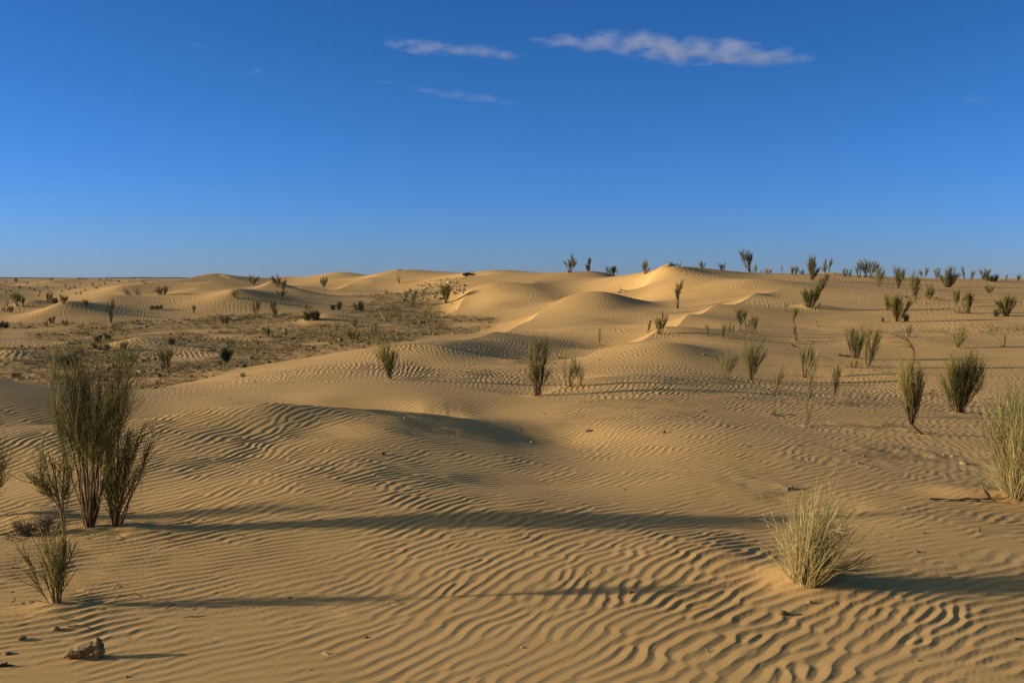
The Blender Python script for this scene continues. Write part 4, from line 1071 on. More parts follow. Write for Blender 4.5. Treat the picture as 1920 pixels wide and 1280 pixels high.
Q_('mop of grey grass in front of the umbrella-topped shrub', 15, 586, (11, 586, 11, 572, 6, 10, .1, 6, 140, {'tl': .4, 'jit': .25}), (20, 585, 21, 573, 6, 10, .1, 6, 140, {'tl': .4, 'jit': .25}), (14, 574, 15, 561, 1, 6, .3, 4, 30))
Q_('tall pale shrub beside a dark ball in the far dune gap', 90, 567, (90, 567, 92, 546, 3, 13, .25, 7, 240, {'tl': .3, 'jit': .22}))
Q_('dark ball bush between two taller shrubs in the far dune gap', 102, 568, (102, 568, 102, 557, 8, 14, .0, 8, 260, {'tl': .4, 'tint': .25, 'jit': .5}), cat='bush', name='round_bush')
Q_('wide-headed shrub past the dark ball in the far dune gap', 119, 570, (118, 570, 115, 553, 2, 11, .35, 6, 180, {'tl': .3, 'jit': .25}), (120, 570, 124, 556, 2, 8, .35, 4, 130, {'tl': .3, 'jit': .25}))
Q_('oval olive bush at the foot of the layered far dunes', 160, 577, (160, 577, 160, 562, 5, 12, .05, 8, 260, {'tl': .36, 'jit': .22}), mat=M_GREEN)
Q_('tall two-tiered shrub standing on the edge of the stony plain', 207, 606, (207, 606, 207, 583, 4, 9, .1, 7, 260, {'tl': .32, 'tint': .28, 'jit': .16}), (206, 590, 207, 566, 3, 10, .3, 5, 190, {'tl': .3, 'jit': .2}), (209, 575, 214, 558, 1, 4, .3, 3, 50, {'tl': .3}))
Q_('round black-green bush cut by the picture edge on the plain', 5, 615, (2, 615, 2, 602, 10, 16, .0, 9, 330, {'tl': .36, 'jit': .5}), (10, 615, 11, 604, 6, 10, .0, 6, 200, {'tl': .4, 'jit': .5}), mat=M_DARK, cat='bush', name='round_bush')
Q_('grey dry bush before the lit far dune', 97, 607, (97, 607, 97, 593, 7, 14, .05, 8, 170, {'tl': .4, 'jit': .25}), mat=M_GREY)
Q_('wisp of a sapling next to the grey dry bush', 85, 613, (85, 613, 85, 597, 3, 7, .1, 5, 90, {'tl': .35}))
Q_('small round-headed sapling in front of the lit far dune', 121, 612, (121, 612, 121, 598, 3, 10, .2, 6, 160, {'tl': .36, 'jit': .25}))
Q_('dry straw tuft with a black shadow on the plain', 154, 616, (154, 616, 153, 605, 7, 13, .05, 8, 160, {'tl': .45, 'jit': .3}), mat=M_STRAW, cat='grass', name='grass_tuft')
Q_('pale sapling on the plain in front of the two-tiered shrub', 214, 618, (214, 618, 215, 604, 3, 9, .1, 5, 100, {'tl': .4}), mat=M_PALE)
Q_('thin stick of a sapling poking up by the small far mound', 38, 613, (38, 613, 38, 600, 1, 2, .3, 2, 10), mat=M_GREY, name='bare_stick', cat='stick')

# far tiny shrubs: one kind, copied
far_proto = []
for k in range(3):
    bs = np.array([0.0, 60.0, 0.0])
    tw, br = Bag(), Bag()
    if k == 0:
        fan(bs, 1 / 30., tw, br, (0, 0, 1, -30, 3, 26, .2, 8, 200, {'tl': .34, 'tint': .3, 'jit': .3}), 0, 0)
    elif k == 1:
        fan(bs, 1 / 30., tw, br, (0, 0, 2, -34, 3, 18, .4, 7, 160, {'tl': .3, 'tint': .35, 'jit': .25}), 0, 0)
    else:
        fan(bs, 1 / 30., tw, br, (-8, 0, -8, -18, 14, 24, .0, 7, 150, {'tl': .4, 'tint': .25, 'jit': .5}), 0, 0)
        fan(bs, 1 / 30., tw, br, (8, 0, 9, -20, 12, 22, .0, 7, 150, {'tl': .4, 'tint': .25, 'jit': .5}), 0, 0)
    for b_ in (tw, br):
        b_.V = [v - bs for v in b_.V]
    m1 = br.build('far_branches', M_BARK); m2 = tw.build('far_twigs', M_OLIVE if k < 2 else M_DARK)
    far_proto.append((m1.data, m2.data))
    bpy.data.objects.remove(m1); bpy.data.objects.remove(m2)
far = [(30, 528, 9, 2), (97, 528, 8, 0), (186, 527, 7, 0), (251, 527, 7, 1), (209, 527, 4, 2), (222, 529, 6, 2), (51, 534, 6, 0), (104, 531, 5, 0), (71, 537, 5, 1), (88, 542, 7, 0), (37, 540, 6, 2), (12, 531, 6, 1), (3, 545, 7, 0),
       (12, 551, 8, 1), (20, 548, 6, 0), (56, 542, 5, 2), (64, 545, 6, 2), (150, 536, 6, 1), (160, 545, 5, 2), (122, 540, 8, 1), (130, 543, 5, 2), (140, 541, 6, 0), (75, 552, 7, 1), (72, 555, 5, 2), (116, 548, 5, 2), (143, 553, 6, 0), (151, 553, 8, 0),
       (174, 539, 9, 1), (180, 541, 6, 2), (187, 537, 6, 0), (149, 524, 4, 2), (160, 525, 3, 1), (201, 525, 4, 2), (268, 529, 5, 2), (272, 533, 5, 2), (243, 527, 4, 2), (296, 528, 4, 1), (196, 533, 5, 2), (93, 550, 6, 0), (22, 556, 6, 2),
       (880, 514, 6, 2), (1428, 511, 5, 1), (1580, 516, 6, 1)]
for px, py, hp, k in far:
    b_ = hit(px, py)
    if b_[1] > 220:
        b_ = hit(px, py + 4)
    sc = hp * b_[1] / F
    o = bpy.data.objects.new('distant_shrub', None); col.objects.link(o)
    o.location = b_; o.scale = (sc, sc, sc); o.rotation_euler = (0, 0, U(0, 6.28))
    o.empty_display_size = .1
    tagit(o, 'tiny dark shrub, no more than a dot, on the far low dunes below the horizon' if px < 400 else 'tiny dark shrub, no more than a dot, on the crest of a far dune', 'shrub', GR_FAR if px < 400 else 'dots of shrubs on far crests')
    for nm, me in zip(('branches', 'twigs'), far_proto[k]):
        c_ = bpy.data.objects.new(nm, me); col.objects.link(c_); c_.parent = o
# ------------------------------------------------------------------ ground mesh (polar sheet, finer where it is near)
th_in = np.linspace(math.radians(-31.5), math.radians(31.5), 1300)
th_l = -np.concatenate([np.linspace(math.radians(180), math.radians(60), 50, endpoint=False), np.linspace(math.radians(60), math.radians(31.6), 90)])
th_all = np.concatenate([th_l, th_in, -th_l[::-1][:-1]])


def logsp(a, b, ratio):
    k = int(math.log(b / a) / math.log(ratio))
    return np.exp(np.linspace(math.log(a), math.log(b), k, endpoint=False))


rr_ = np.concatenate([logsp(.35, 3.2, 1.05), logsp(3.2, 13, 1.0016), logsp(13, 32, 1.0015), logsp(32, 46, 1.002), logsp(46, 110, 1.004), logsp(110, 420, 1.02), logsp(420, 12000, 1.12), [12000]])
TH, RR = np.meshgrid(th_all, rr_, indexing='ij')
GX, GY = RR * np.sin(TH), RR * np.cos(TH)
GZ = np.zeros_like(GX); RUB = np.zeros_like(GX)
for i in range(0, len(th_all), 100):
    GZ[i:i + 100], RUB[i:i + 100] = height(GX[i:i + 100], GY[i:i + 100])
nt_, nr_ = GX.shape
for fx, fy, fh in FEET:                       # sand caught round the foot of each shrub, tailing off down-wind
    hgt_ = .022 * min(fh, 1.3); wid = .11 * min(fh, 1.3) + .05
    r_, a_ = math.hypot(fx, fy), math.atan2(fx, fy)
    i0, i1 = np.searchsorted(th_all, [a_ - 4 * wid / r_, a_ + 9 * wid / r_]); j0, j1 = np.searchsorted(rr_, [r_ - 4 * wid, r_ + 4 * wid])
    if i1 <= i0 or j1 <= j0:
        continue
    dx = GX[i0:i1, j0:j1] - fx; dy = GY[i0:i1, j0:j1] - fy
    w_ = np.where(dx < 0, wid, wid * 2.6)
    GZ[i0:i1, j0:j1] += hgt_ * np.exp(-(dx / w_) ** 2 - (dy / (wid * .9)) ** 2) * (1 + .35 * N1(GX[i0:i1, j0:j1] / .09, GY[i0:i1, j0:j1] / .09))
    RUB[i0:i1, j0:j1] = np.maximum(RUB[i0:i1, j0:j1], 0)
idx = np.arange(nt_ * nr_).reshape(nt_, nr_)
quads = np.stack([idx[:-1, :-1], idx[:-1, 1:], idx[1:, 1:], idx[1:, :-1]], -1).reshape(-1, 4)
seam = np.stack([idx[-1, :-1], idx[-1, 1:], idx[0, 1:], idx[0, :-1]], -1).reshape(-1, 4)
Vg = np.stack([GX, GY, GZ], -1).reshape(-1, 3)
centre = len(Vg)
Vg = np.concatenate([Vg, [[0, 0, 0]]])
fan = np.stack([np.roll(idx[:, 0], -1), np.full(nt_, centre), idx[:, 0]], -1)
ground = mesh_from('ground', Vg, [np.concatenate([quads, seam]), fan], M_SAND, attrs={'rubble': np.concatenate([RUB.ravel(), [0]])})
ground['kind'] = 'structure'
del quads, TH, RR

# ================================================================== stones, wood, debris
def ico(sub):
    import bmesh
    bm = bmesh.new(); bmesh.ops.create_icosphere(bm, subdivisions=sub, radius=1)
    v = np.array([x.co[:] for x in bm.verts]); f = np.array([[y.index for y in x.verts] for x in bm.faces]); bm.free()
    return v, f


ICO1, ICO3 = ico(1), ico(3)


def surf(x, y):
    z, _ = height(np.array([float(x)]), np.array([float(y)]))
    return float(z[0])


def stone(label, px, py, wpx, mat, flat=.6, name='stone', group=None):
    b = hit(px, py)
    sc = b[1] / F
    s = wpx * sc / 2
    v = ICO3[0].copy()
    ax = rng.standard_normal((7, 3)); ax /= np.linalg.norm(ax, axis=1, keepdims=True)
    for a in ax:                                   # chipped facets
        d = v @ a; lim = U(.55, .85)
        v -= np.maximum(d - lim, 0)[:, None] * a * .85
    v += .035 * rng.standard_normal(v.shape) * np.array([1, 1, 1])
    v *= np.array([s, s * U(.7, 1), s * flat])
    b[2] = surf(b[0], b[1]) + s * flat * .35
    o = mesh_from(name, v + b, ICO3[1], mat, None, None, b)
    o.rotation_euler[2] = U(0, 6)
    tagit(o, label, 'stone', group)
    return o


stone('brown stone chip alone on the ripples below the rippled hump', 1245, 812, 11, M_STONE)
stone('flat brown stone chip near the toe of the dark dune flank', 1103, 809, 14, M_STONE, .45)
stone('largest loose stone before the huge straw bush, pale on its lit side', 1806, 870, 15, M_PALESTONE)
stone('pale pebble paired with another one above the largest loose stone', 1787, 855, 9, M_PALESTONE)
stone('smaller pale pebble of the pair above the largest loose stone', 1770, 853, 7, M_PALESTONE)
stone('small dark stone above the row of pale pebbles', 1692, 840, 9, M_STONE)
stone('little dark stone alone between the pale sapling and the straw tussock', 1580, 846, 9, M_STONE)
stone('dark stone at the end of the thin line of grit under the pale sapling', 1490, 797, 6, M_STONE)
stone('small dark pebble on the ripples beneath the whip-thin sapling', 1399, 836, 7, M_STONE)
stone('white stone lying among the gravel of the far debris row', 1734, 569, 7, M_PALESTONE)
stone('black stone above the gravel pocket between the dunes', 1063, 652, 5, M_STONE)
stone('stone half sunk in the near corner of the sand by the driftwood', 13, 1228, 16, M_STONE, .5)
stone('dark chip on the smooth sand sheet, paired with another', 876, 698, 6, M_STONE, .4)
stone('flatter chip beside the dark one on the smooth sand sheet', 862, 696, 6, M_STONE, .3)
stone('brown stone on the crown of the rippled hump', 1320, 666, 10, M_STONE, .45)
stone('dark clod at the edge of the crusty patch behind the straw tussock', 1478, 918, 22, M_STONE, .6, 'clod')
stone('dark grey lump with a long shadow on bare brown ground', 471, 674, 13, M_STONE, .5, 'boulder')


def rough_log(name, base, sc, px, py, pts, radii, mat, sides=14, seed=1, parent=None, jag=.25):
    P_ = np.array([[base[0] + (x - px) * sc, base[1] + dy, base[2] + (py - y) * sc] for x, y, dy in pts])
    m = 8 * (len(pts) - 1) + 1
    tt = np.linspace(0, len(pts) - 1, m)
    path = np.stack([np.interp(tt, range(len(pts)), P_[:, k]) for k in range(3)], 1)
    rad = np.interp(tt, range(len(pts)), radii)
    T = np.gradient(path, axis=0); T /= np.linalg.norm(T, axis=1, keepdims=True)
    n1 = np.cross(T, np.array([0, 1, .2])); n1 /= np.linalg.norm(n1, axis=1, keepdims=True)
    n2 = np.cross(T, n1)
    r_ = np.random.default_rng(seed)
    a = np.arange(sides) / sides * 2 * math.pi
    groove = r_.uniform(1 - jag, 1 + jag, sides)[None] * (1 + .35 * jag * r_.standard_normal((m, sides)))
    ring = path[:, None] + (n1[:, None] * np.cos(a)[None, :, None] + n2[:, None] * np.sin(a)[None, :, None]) * (rad[:, None] * groove)[..., None]
    V = np.concatenate([ring.reshape(-1, 3), path[:1], path[-1:]])
    ids = np.arange(m * sides).reshape(m, sides)
    q = np.stack([ids[:-1], np.roll(ids[:-1], -1, 1), np.roll(ids[1:], -1, 1), ids[1:]], -1).reshape(-1, 4)
    c0 = np.stack([np.roll(ids[0], -1), ids[0], np.full(sides, m * sides)], -1)
    c1 = np.stack([ids[-1], np.roll(ids[-1], -1), np.full(sides, m * sides + 1)], -1)
    return mesh_from(name, V, [q, np.concatenate([c0, c1])], mat, parent, None, base)


b_ = hit(160, 1232); b_[2] = surf(b_[0], b_[1])
sc = b_[1] / F
dr = empty('driftwood', b_, 'gnarled dark piece of driftwood lying on the ripples with one end raised', 'driftwood')
rough_log('trunk', b_, sc, 160, 1232, ((114, 1236, .03), (128, 1229, .01), (150, 1222, -.01), (172, 1214, .0), (187, 1210, .01)), (.007, .019, .022, .022, .017), M_WOOD, 16, 3, dr, .35)
rough_log('broken_stub', b_, sc, 160, 1232, ((184, 1234, .0), (185, 1218, .0), (183, 1204, .01), (178, 1197, .02)), (.016, .021, .018, .005), M_WOOD, 14, 9, dr, .4)
rough_log('splinter', b_, sc, 160, 1232, ((122, 1229, -.02), (136, 1220, -.035), (160, 1219, -.04)), (.006, .012, .005), M_WOOD, 9, 4, dr, .4)


def twig_pile(name, label, px, py, lines, mat, r=.006, cat='twig', tint=.5):
    b = hit(px, py); b[2] = surf(b[0], b[1])
    s = b[1] / F
    bag = Bag()
    for pts in lines:
        polytube(bag, b, s, px, py, pts, r, r * .4, U(tint - .3, tint + .3), dy=U(-.06, .06))
    o = bag.build(name, mat, None, b)
    tagit(o, label, cat)
    return o


twig_pile('dead_branch', 'dark dead branch lying along the sand in front of the huge straw bush', 1800, 940,
          (((1744, 936), (1775, 937), (1800, 938), (1830, 936), (1860, 938), (1890, 937)), ((1790, 940), (1815, 936), (1838, 940)), ((1775, 942), (1795, 938), (1815, 944), (1840, 941)), ((1830, 940), (1850, 934), (1866, 940))), M_GREY, .008, 'branch', .15)
twig_pile('bleached_stick', 'white bleached stick at the end of the dark dead branch', 1755, 938, (((1733, 938), (1752, 935), (1775, 935), (1792, 936)), ((1740, 939), (1760, 938), (1775, 936))), M_STRAW, .006, 'stick')
b_ = hit(1850, 934); sc = b_[1] / F
sp = empty('leafy_sapling', b_, 'small crooked sapling with a few green leaves beside the dark dead branch', 'sapling')
bg_ = Bag()
polytube(bg_, b_, sc, 1850, 934, ((1856, 936), (1852, 928), (1846, 920)), .014, .008, .1, sides=7)
polytube(bg_, b_, sc, 1850, 934, ((1847, 921), (1842, 914), (1841, 904), (1842, 897)), .004, .002, .4)
polytube(bg_, b_, sc, 1850, 934, ((1846, 920), (1855, 916), (1863, 913)), .004, .002, .4)
polytube(bg_, b_, sc, 1850, 934, ((1843, 914), (1835, 908)), .003, .0015, .4)
bg_.build('stem', M_BARK, sp, b_)
lv, lf = [], []
for (x, y) in ((1841, 898), (1838, 903), (1845, 903), (1839, 909), (1844, 909), (1836, 908), (1842, 914), (1860, 914), (1848, 907), (1841, 905)):
    for _ in range(2):
        c_ = b_ + np.array([(x - 1850 + U(-2, 2)) * sc, U(-.02, .02), (934 - y + U(-2, 2)) * sc])
        a_, w_ = rng.standard_normal(3), rng.standard_normal(3)
        a_ /= np.linalg.norm(a_); w_ -= a_ * (w_ @ a_); w_ /= np.linalg.norm(w_)
        q0 = len(lv)
        lv += [c_ - a_ * .016, c_ + w_ * .006, c_ + a_ * .016, c_ - w_ * .006]; lf.append([q0, q0 + 1, q0 + 2, q0 + 3])
mesh_from('leaves', np.array(lv), np.array(lf), M_PALE, sp, {'tint': U(.1, .6, len(lv))}, b_)
twig_pile('dead_branch', 'dead branch stub with a straight stick on the sand of the bowl', 1170, 549, (((1159, 549), (1164, 545), (1163, 538)), ((1163, 543), (1172, 545), (1184, 549)), ((1160, 547), (1166, 548))), M_GREY, .025, 'branch', .2)
twig_pile('dead_branch', 'crooked dark dead stick on the ground beside the slender green-headed shrub', 1492, 652, (((1484, 646), (1492, 649), (1502, 651)), ((1488, 648), (1490, 655))), M_GREY, .016, 'branch', .15)
twig_pile('dead_branch', 'dark dead scrap of branches half buried beside the broad plumed shrub', 1588, 669, (((1573, 665), (1582, 667), (1592, 669)), ((1588, 665), (1592, 670), (1596, 666)), ((1585, 669), (1594, 665))), M_GREY, .018, 'branch', .15)
twig_pile('dry_stalks', 'few dry stalks and husks lying in a trough between the near ripples', 368, 1158, (((338, 1160), (352, 1157), (366, 1158)), ((358, 1156), (374, 1158), (384, 1157)), ((362, 1160), (378, 1161))), M_STRAW, .0035, 'debris', .4)
twig_pile('dry_stalks', 'curled pale husk standing on the near ripples below the second shadow', 611, 1226, (((603, 1228), (609, 1222), (616, 1219)), ((606, 1228), (613, 1224), (620, 1227)), ((609, 1229), (614, 1227))), M_STRAW, .006, 'debris', .5)
twig_pile('dry_stalks', 'scrap of dry stalks on the ripples in the second shadow', 745, 1132, (((728, 1135), (742, 1131), (756, 1133)), ((740, 1136), (752, 1134))), M_STRAW, .0035, 'debris', .35)
twig_pile('dead_branch', 'small dark stick in the very near corner of the sand', 12, 1252, (((-6, 1250), (8, 1250), (22, 1253)), ((2, 1248), (12, 1245))), M_GREY, .008, 'stick', .15)
twig_pile('dead_branch', 'far dark scrap of dead wood on the crest between two dunes', 880, 517, (((868, 516), (876, 513), (888, 515)), ((872, 517), (884, 517), (890, 514))), M_GREY, .12, 'branch', .1)
twig_pile('green_seedling', 'tiny green seedling on the ripples above the shadow of the straw tussock', 1838, 998, (((1836, 998), (1835, 990), (1832, 984)), ((1837, 998), (1839, 989), (1842, 985)), ((1837, 998), (1837, 988), (1837, 980)), ((1837, 998), (1842, 994), (1846, 991)), ((1836, 998), (1831, 994), (1827, 993))), M_PALE, .004, 'seedling', .3)
twig_pile('green_seedling', 'speck of a green seedling low on the near ripples', 1327, 1222, (((1326, 1222), (1324, 1217)), ((1327, 1222), (1330, 1218)), ((1327, 1222), (1333, 1221))), M_GREEN, .003, 'seedling', .4)

# loose stones: nobody could count them
M_PEB = tint_material('loose_stones', [(0, (.09, .055, .028)), (.45, (.24, .155, .07)), (.8, (.38, .27, .14)), (1, (.55, .45, .30))], .95)


def scatter(n_try, dmin, dmax, pmin, pmax, thr, power=1.0):
    d = np.exp(U(math.log(dmin), math.log(dmax), n_try)) if power == 1 else U(dmin, dmax, n_try)
    px = U(pmin, pmax, n_try)
    X = (px - 960) / F * d
    m = rubble_mask(X, d)
    clump = .5 + .5 * N2(X / 1.4, d / 1.1) + .35 * N5(X / 5., d / 4.)
    keep = m * np.clip(clump, 0, 1) > U(thr, 1, n_try)
    return X[keep], d[keep]


xs, ys = [], []
for a in ((28000, 17, 100, -60, 960, .12), (22000, 6.3, 17, 1250, 1960, .1), (5000, 15, 30, 900, 1120, .15), (20000, 15, 55, 1400, 1960, .12), (500, 4.8, 5.4, 550, 800, .2), (1500, 6.3, 8, -80, 140, .15)):
    x, y = scatter(*a); xs.append(x); ys.append(y)
nl = 260; dl = np.exp(U(math.log(4), math.log(22), nl)); xs.append((U(-80, 2000, nl) - 960) / F * dl); ys.append(dl)
# the pale stone bank
bx = (U(755, 872, 420) - 960) / F; bd = 66 + 3.5 * rng.standard_normal(420); xs.append(bx * bd); ys.append(bd)
bank = np.concatenate([np.zeros(sum(map(len, xs[:-1])), bool), np.ones(420, bool)])
X, Y = np.concatenate(xs), np.concatenate(ys)
Zp, _ = height(X, Y)
n_ = len(X)
size = np.exp(rng.normal(math.log(.0095), .6, n_)) * np.clip(Y / 14, .6, 3.0)
size = np.where(bank, np.exp(rng.normal(math.log(.06), .45, n_)), np.minimum(size, .09))
iv, if_ = ICO1
sh = 1 + .22 * rng.standard_normal((n_, len(iv), 1))
ang = U(0, 6.28, n_)
v = iv[None] * sh * np.stack([size, size * U(.6, 1, n_), size * U(.4, .75, n_)], 1)[:, None]
cx, sx = np.cos(ang)[:, None], np.sin(ang)[:, None]
v = np.stack([v[..., 0] * cx - v[..., 1] * sx, v[..., 0] * sx + v[..., 1] * cx, v[..., 2]], -1) + np.stack([X, Y, Zp + size * .2], 1)[:, None]
f = (if_[None] + (np.arange(n_) * len(iv))[:, None, None]).reshape(-1, 3)
tint = np.clip(.30 + .24 * rng.standard_normal(n_) + np.where(bank, .22, 0), 0, 1)
pb = mesh_from('gravel', v.reshape(-1, 3), f, M_PEB, attrs={'tint': np.repeat(tint, len(iv))})
pb['kind'] = 'stuff'; pb['label'] = 'loose brown and pale stones strewn over the plain and the debris patches'

# dropped twigs round the feet of the nearer shrubs
lb = Bag()
for fx, fy, fh in FEET:
    if fy > 34:
        continue
    k = int(16 if fy < 20 else 8)
    a_ = U(0, 6.28, k); rr0 = np.abs(rng.normal(0, .28, k)) * min(fh, 1.2) + .03
    X = fx + np.cos(a_) * rr0 * 1.4 + .1 * fh; Y = fy + np.sin(a_) * rr0
    Z, _ = height(X, Y)
    p0 = np.stack([X, Y, Z + .012], 1)
    e = p0 + rng.standard_normal((k, 3)) * np.array([.09, .09, .012]) * U(.4, 1.3, k)[:, None]
    lb.tube(bend(p0, e, 4, .1, .08), np.maximum(.0028, .16 * fy / 996) * np.ones((k, 4)), U(.1, .8, k))
lt = lb.build('plant_litter', M_GREY)
lt['kind'] = 'stuff'; lt['label'] = 'dropped dry twigs scattered on the sand around the shrubs'

# low dry plants of the plain
M_FIELD = tint_material('field_plants', [(0, (.09, .065, .03)), (.3, (.24, .17, .07)), (.6, (.44, .33, .14)), (.8, (.22, .20, .075)), (1, (.11, .12, .04))], .85)
xs, ys = [], []
for a in ((15000, 17.5, 95, -60, 960, .2), (700, 6.6, 10, 1300, 1900, .5), (1100, 16, 45, 1500, 1950, .4)):
    x, y = scatter(*a); xs.append(x); ys.append(y)
X, Y = np.concatenate(xs), np.concatenate(ys)
Zp, _ = height(X, Y)
n_ = len(X); nb = 14
hgt = np.exp(rng.normal(math.log(.075), .5, n_)) * np.clip(Y / 30, .45, 1.5)
gr = N1(X / 4.0 + 31, Y / 5.0)
px_, _ = pxd(X, Y)
green = (gr + .35 * rng.standard_normal(n_) + .5 * sstep(560, 900, px_)) > .75
tt_ = np.where(green, U(.72, 1.0, n_), U(.12, .66, n_))
base = np.repeat(np.stack([X, Y, Zp - .01], 1), nb, 0)
hh = np.repeat(hgt, nb)
dirs = rng.standard_normal((n_ * nb, 3)) * np.array([.75, .75, .25]) + np.array([0, 0, .75])
e = base + dirs * (hh * U(.5, 1.1, n_ * nb))[:, None]
bg_ = Bag()
rad = np.repeat(np.maximum(.0022, .13 * Y / 996), nb)
bg_.tube(bend(base + rng.standard_normal(base.shape) * np.array([1, 1, 0]) * (hh * .25)[:, None], e, 3, 0, .05), rad[:, None] * np.array([1., .9, .6])[None], np.repeat(tt_, nb) + .06 * rng.standard_normal(n_ * nb))
fg = bg_.build('dry_grass', M_FIELD)
fg['kind'] = 'stuff'; fg['label'] = 'low dry grass and ground plants covering the stony plain'

# ------------------------------------------------------------------ far low hills
hx = np.linspace(-1700, -700, 240)
hz = np.clip(1.5 + 2.2 * (N1(hx / 90, hx * 0) * .5 + .6) + .8 * N2(hx / 17, hx * 0), 1, 9) * sstep(-700, -860, hx)
rows = []
for dy, k in ((-160, 0), (-60, .7), (0, 1), (80, .8), (300, 0)):
    rows.append(np.stack([hx, np.full_like(hx, 2600 + dy) + 20 * N3(hx / 50, hx * 0 + dy), hz * k + 1.4], 1))
V = np.array(rows); ids = np.arange(V.shape[0] * V.shape[1]).reshape(V.shape[:2])
q = np.stack([ids[:-1, :-1], ids[:-1, 1:], ids[1:, 1:], ids[1:, :-1]], -1).reshape(-1, 4)
hm, hn, hb = mat_new('far_scrub'); hb.inputs['Base Color'].default_value = (.085, .085, .075, 1); hb.inputs['Roughness'].default_value = 1
hl = mesh_from('hills', V.reshape(-1, 3), q, hm)
hl['kind'] = 'structure'


# ------------------------------------------------------------------ clouds
CUBE_V = np.array([[x, y, z] for x in (-1, 1) for y in (-1, 1) for z in (-1, 1)], float)
CUBE_F = np.array([[0, 1, 3, 2], [4, 6, 7, 5], [0, 4, 5, 1], [2, 3, 7, 6], [0, 2, 6, 4], [1, 5, 7, 3]])


def cloud(label, blobs, dens, seed, grain=26.0, D=4200.0, rough=.62, cut=.25):
    """a bank of vapour: soft lobes (x, y, half width, half height in photo pixels) eaten into by noise"""
    x0 = min(b[0] - b[2] for b in blobs) - 6; x1 = max(b[0] + b[2] for b in blobs) + 6
    y0 = min(b[1] - b[3] for b in blobs) - 6; y1 = max(b[1] + b[3] for b in blobs) + 6
    cx, cy = (x0 + x1) / 2, (y0 + y1) / 2
    dep = max(b[2] for b in blobs) * .55
    sc = D / F
    o = mesh_from('cloud', CUBE_V * np.array([(x1 - x0) / 2, dep, (y1 - y0) / 2]), CUBE_F)
    o.location = unproj(cx, cy, D); o.scale = (sc, sc, sc)
    m = bpy.data.materials.new('cloud_vapour'); m.use_nodes = True
    nt = m.node_tree; lk = nt.links.new
    nt.nodes.remove(nt.nodes['Principled BSDF'])
    vs = nd(nt, 'ShaderNodeVolumeScatter', i_Anisotropy=.1)
    vs.inputs['Color'].default_value = (.72, .77, .88, 1)
    tc = nd(nt, 'ShaderNodeTexCoord')
    # slow warp so that the lobes lose their round outline
    wn = nd(nt, 'ShaderNodeTexNoise', i_Scale=1 / (grain * 1.6), i_Detail=3.0)
    lk(tc.outputs['Object'], wn.inputs['Vector'])
    w1 = nd(nt, 'ShaderNodeVectorMath', operation='SUBTRACT'); w1.inputs[1].default_value = (.5, .5, .5); lk(wn.outputs['Color'], w1.inputs[0])
    w2 = nd(nt, 'ShaderNodeVectorMath', operation='MULTIPLY'); w2.inputs[1].default_value = (grain * 1.4, grain, grain * .42); lk(w1.outputs[0], w2.inputs[0])
    w3 = nd(nt, 'ShaderNodeVectorMath', operation='ADD'); lk(tc.outputs['Object'], w3.inputs[0]); lk(w2.outputs[0], w3.inputs[1])
    last = None
    for bx_, by_, rx, rz in blobs:
        mp = nd(nt, 'ShaderNodeMapping', vector_type='TEXTURE')
        mp.inputs['Location'].default_value = (bx_ - cx, 0, cy - by_); mp.inputs['Scale'].default_value = (rx, min(rx * .5, dep * .9), rz)
        lk(w3.outputs[0], mp.inputs['Vector'])
        le = nd(nt, 'ShaderNodeVectorMath', operation='LENGTH'); lk(mp.outputs['Vector'], le.inputs[0])
        iv_ = nd(nt, 'ShaderNodeMath', operation='SUBTRACT'); iv_.inputs[0].default_value = 1.0; lk(le.outputs['Value'], iv_.inputs[1])
        if last is None:
            last = iv_
        else:
            mxn = nd(nt, 'ShaderNodeMath', operation='SMOOTH_MAX'); lk(last.outputs[0], mxn.inputs[0]); lk(iv_.outputs[0], mxn.inputs[1]); mxn.inputs[2].default_value = .25
            last = mxn
    m2 = nd(nt, 'ShaderNodeMapping'); m2.inputs['Scale'].default_value = (1 / (grain * 1.7), 1 / (grain * 1.7), 1 / (grain * .75)); m2.inputs['Location'].default_value = (seed, seed * 2.3, seed * .7)
    lk(tc.outputs['Object'], m2.inputs['Vector'])
    nz = nd(nt, 'ShaderNodeTexNoise', i_Scale=1.0, i_Detail=9.0, i_Roughness=rough); lk(m2.outputs['Vector'], nz.inputs['Vector'])
    a = nd(nt, 'ShaderNodeMath', operation='MULTIPLY_ADD'); lk(nz.outputs['Fac'], a.inputs[0]); a.inputs[1].default_value = 2.4; a.inputs[2].default_value = -1.2 - cut
    b = nd(nt, 'ShaderNodeMath', operation='ADD'); lk(last.outputs[0], b.inputs[0]); lk(a.outputs[0], b.inputs[1])
    # nothing outside the lobes
    lim = nd(nt, 'ShaderNodeMapRange'); lim.inputs[1].default_value = 0.0; lim.inputs[2].default_value = .22; lk(last.outputs[0], lim.inputs[0])
    cl = nd(nt, 'ShaderNodeMapRange'); cl.inputs[1].default_value = 0.0; cl.inputs[2].default_value = .85; lk(b.outputs[0], cl.inputs[0])
    pr = nd(nt, 'ShaderNodeMath', operation='MULTIPLY'); lk(cl.outputs[0], pr.inputs[0]); lk(lim.outputs[0], pr.inputs[1])
    dn = nd(nt, 'ShaderNodeMath', operation='MULTIPLY'); lk(pr.outputs[0], dn.inputs[0]); dn.inputs[1].default_value = dens
    lk(dn.outputs[0], vs.inputs['Density'])
    lk(vs.outputs['Volume'], nt.nodes['Material Output'].inputs['Volume'])
    m.cycles.volume_step_rate = .25
    o.data.materials.append(m)
    tagit(o, label, 'cloud')
    return o


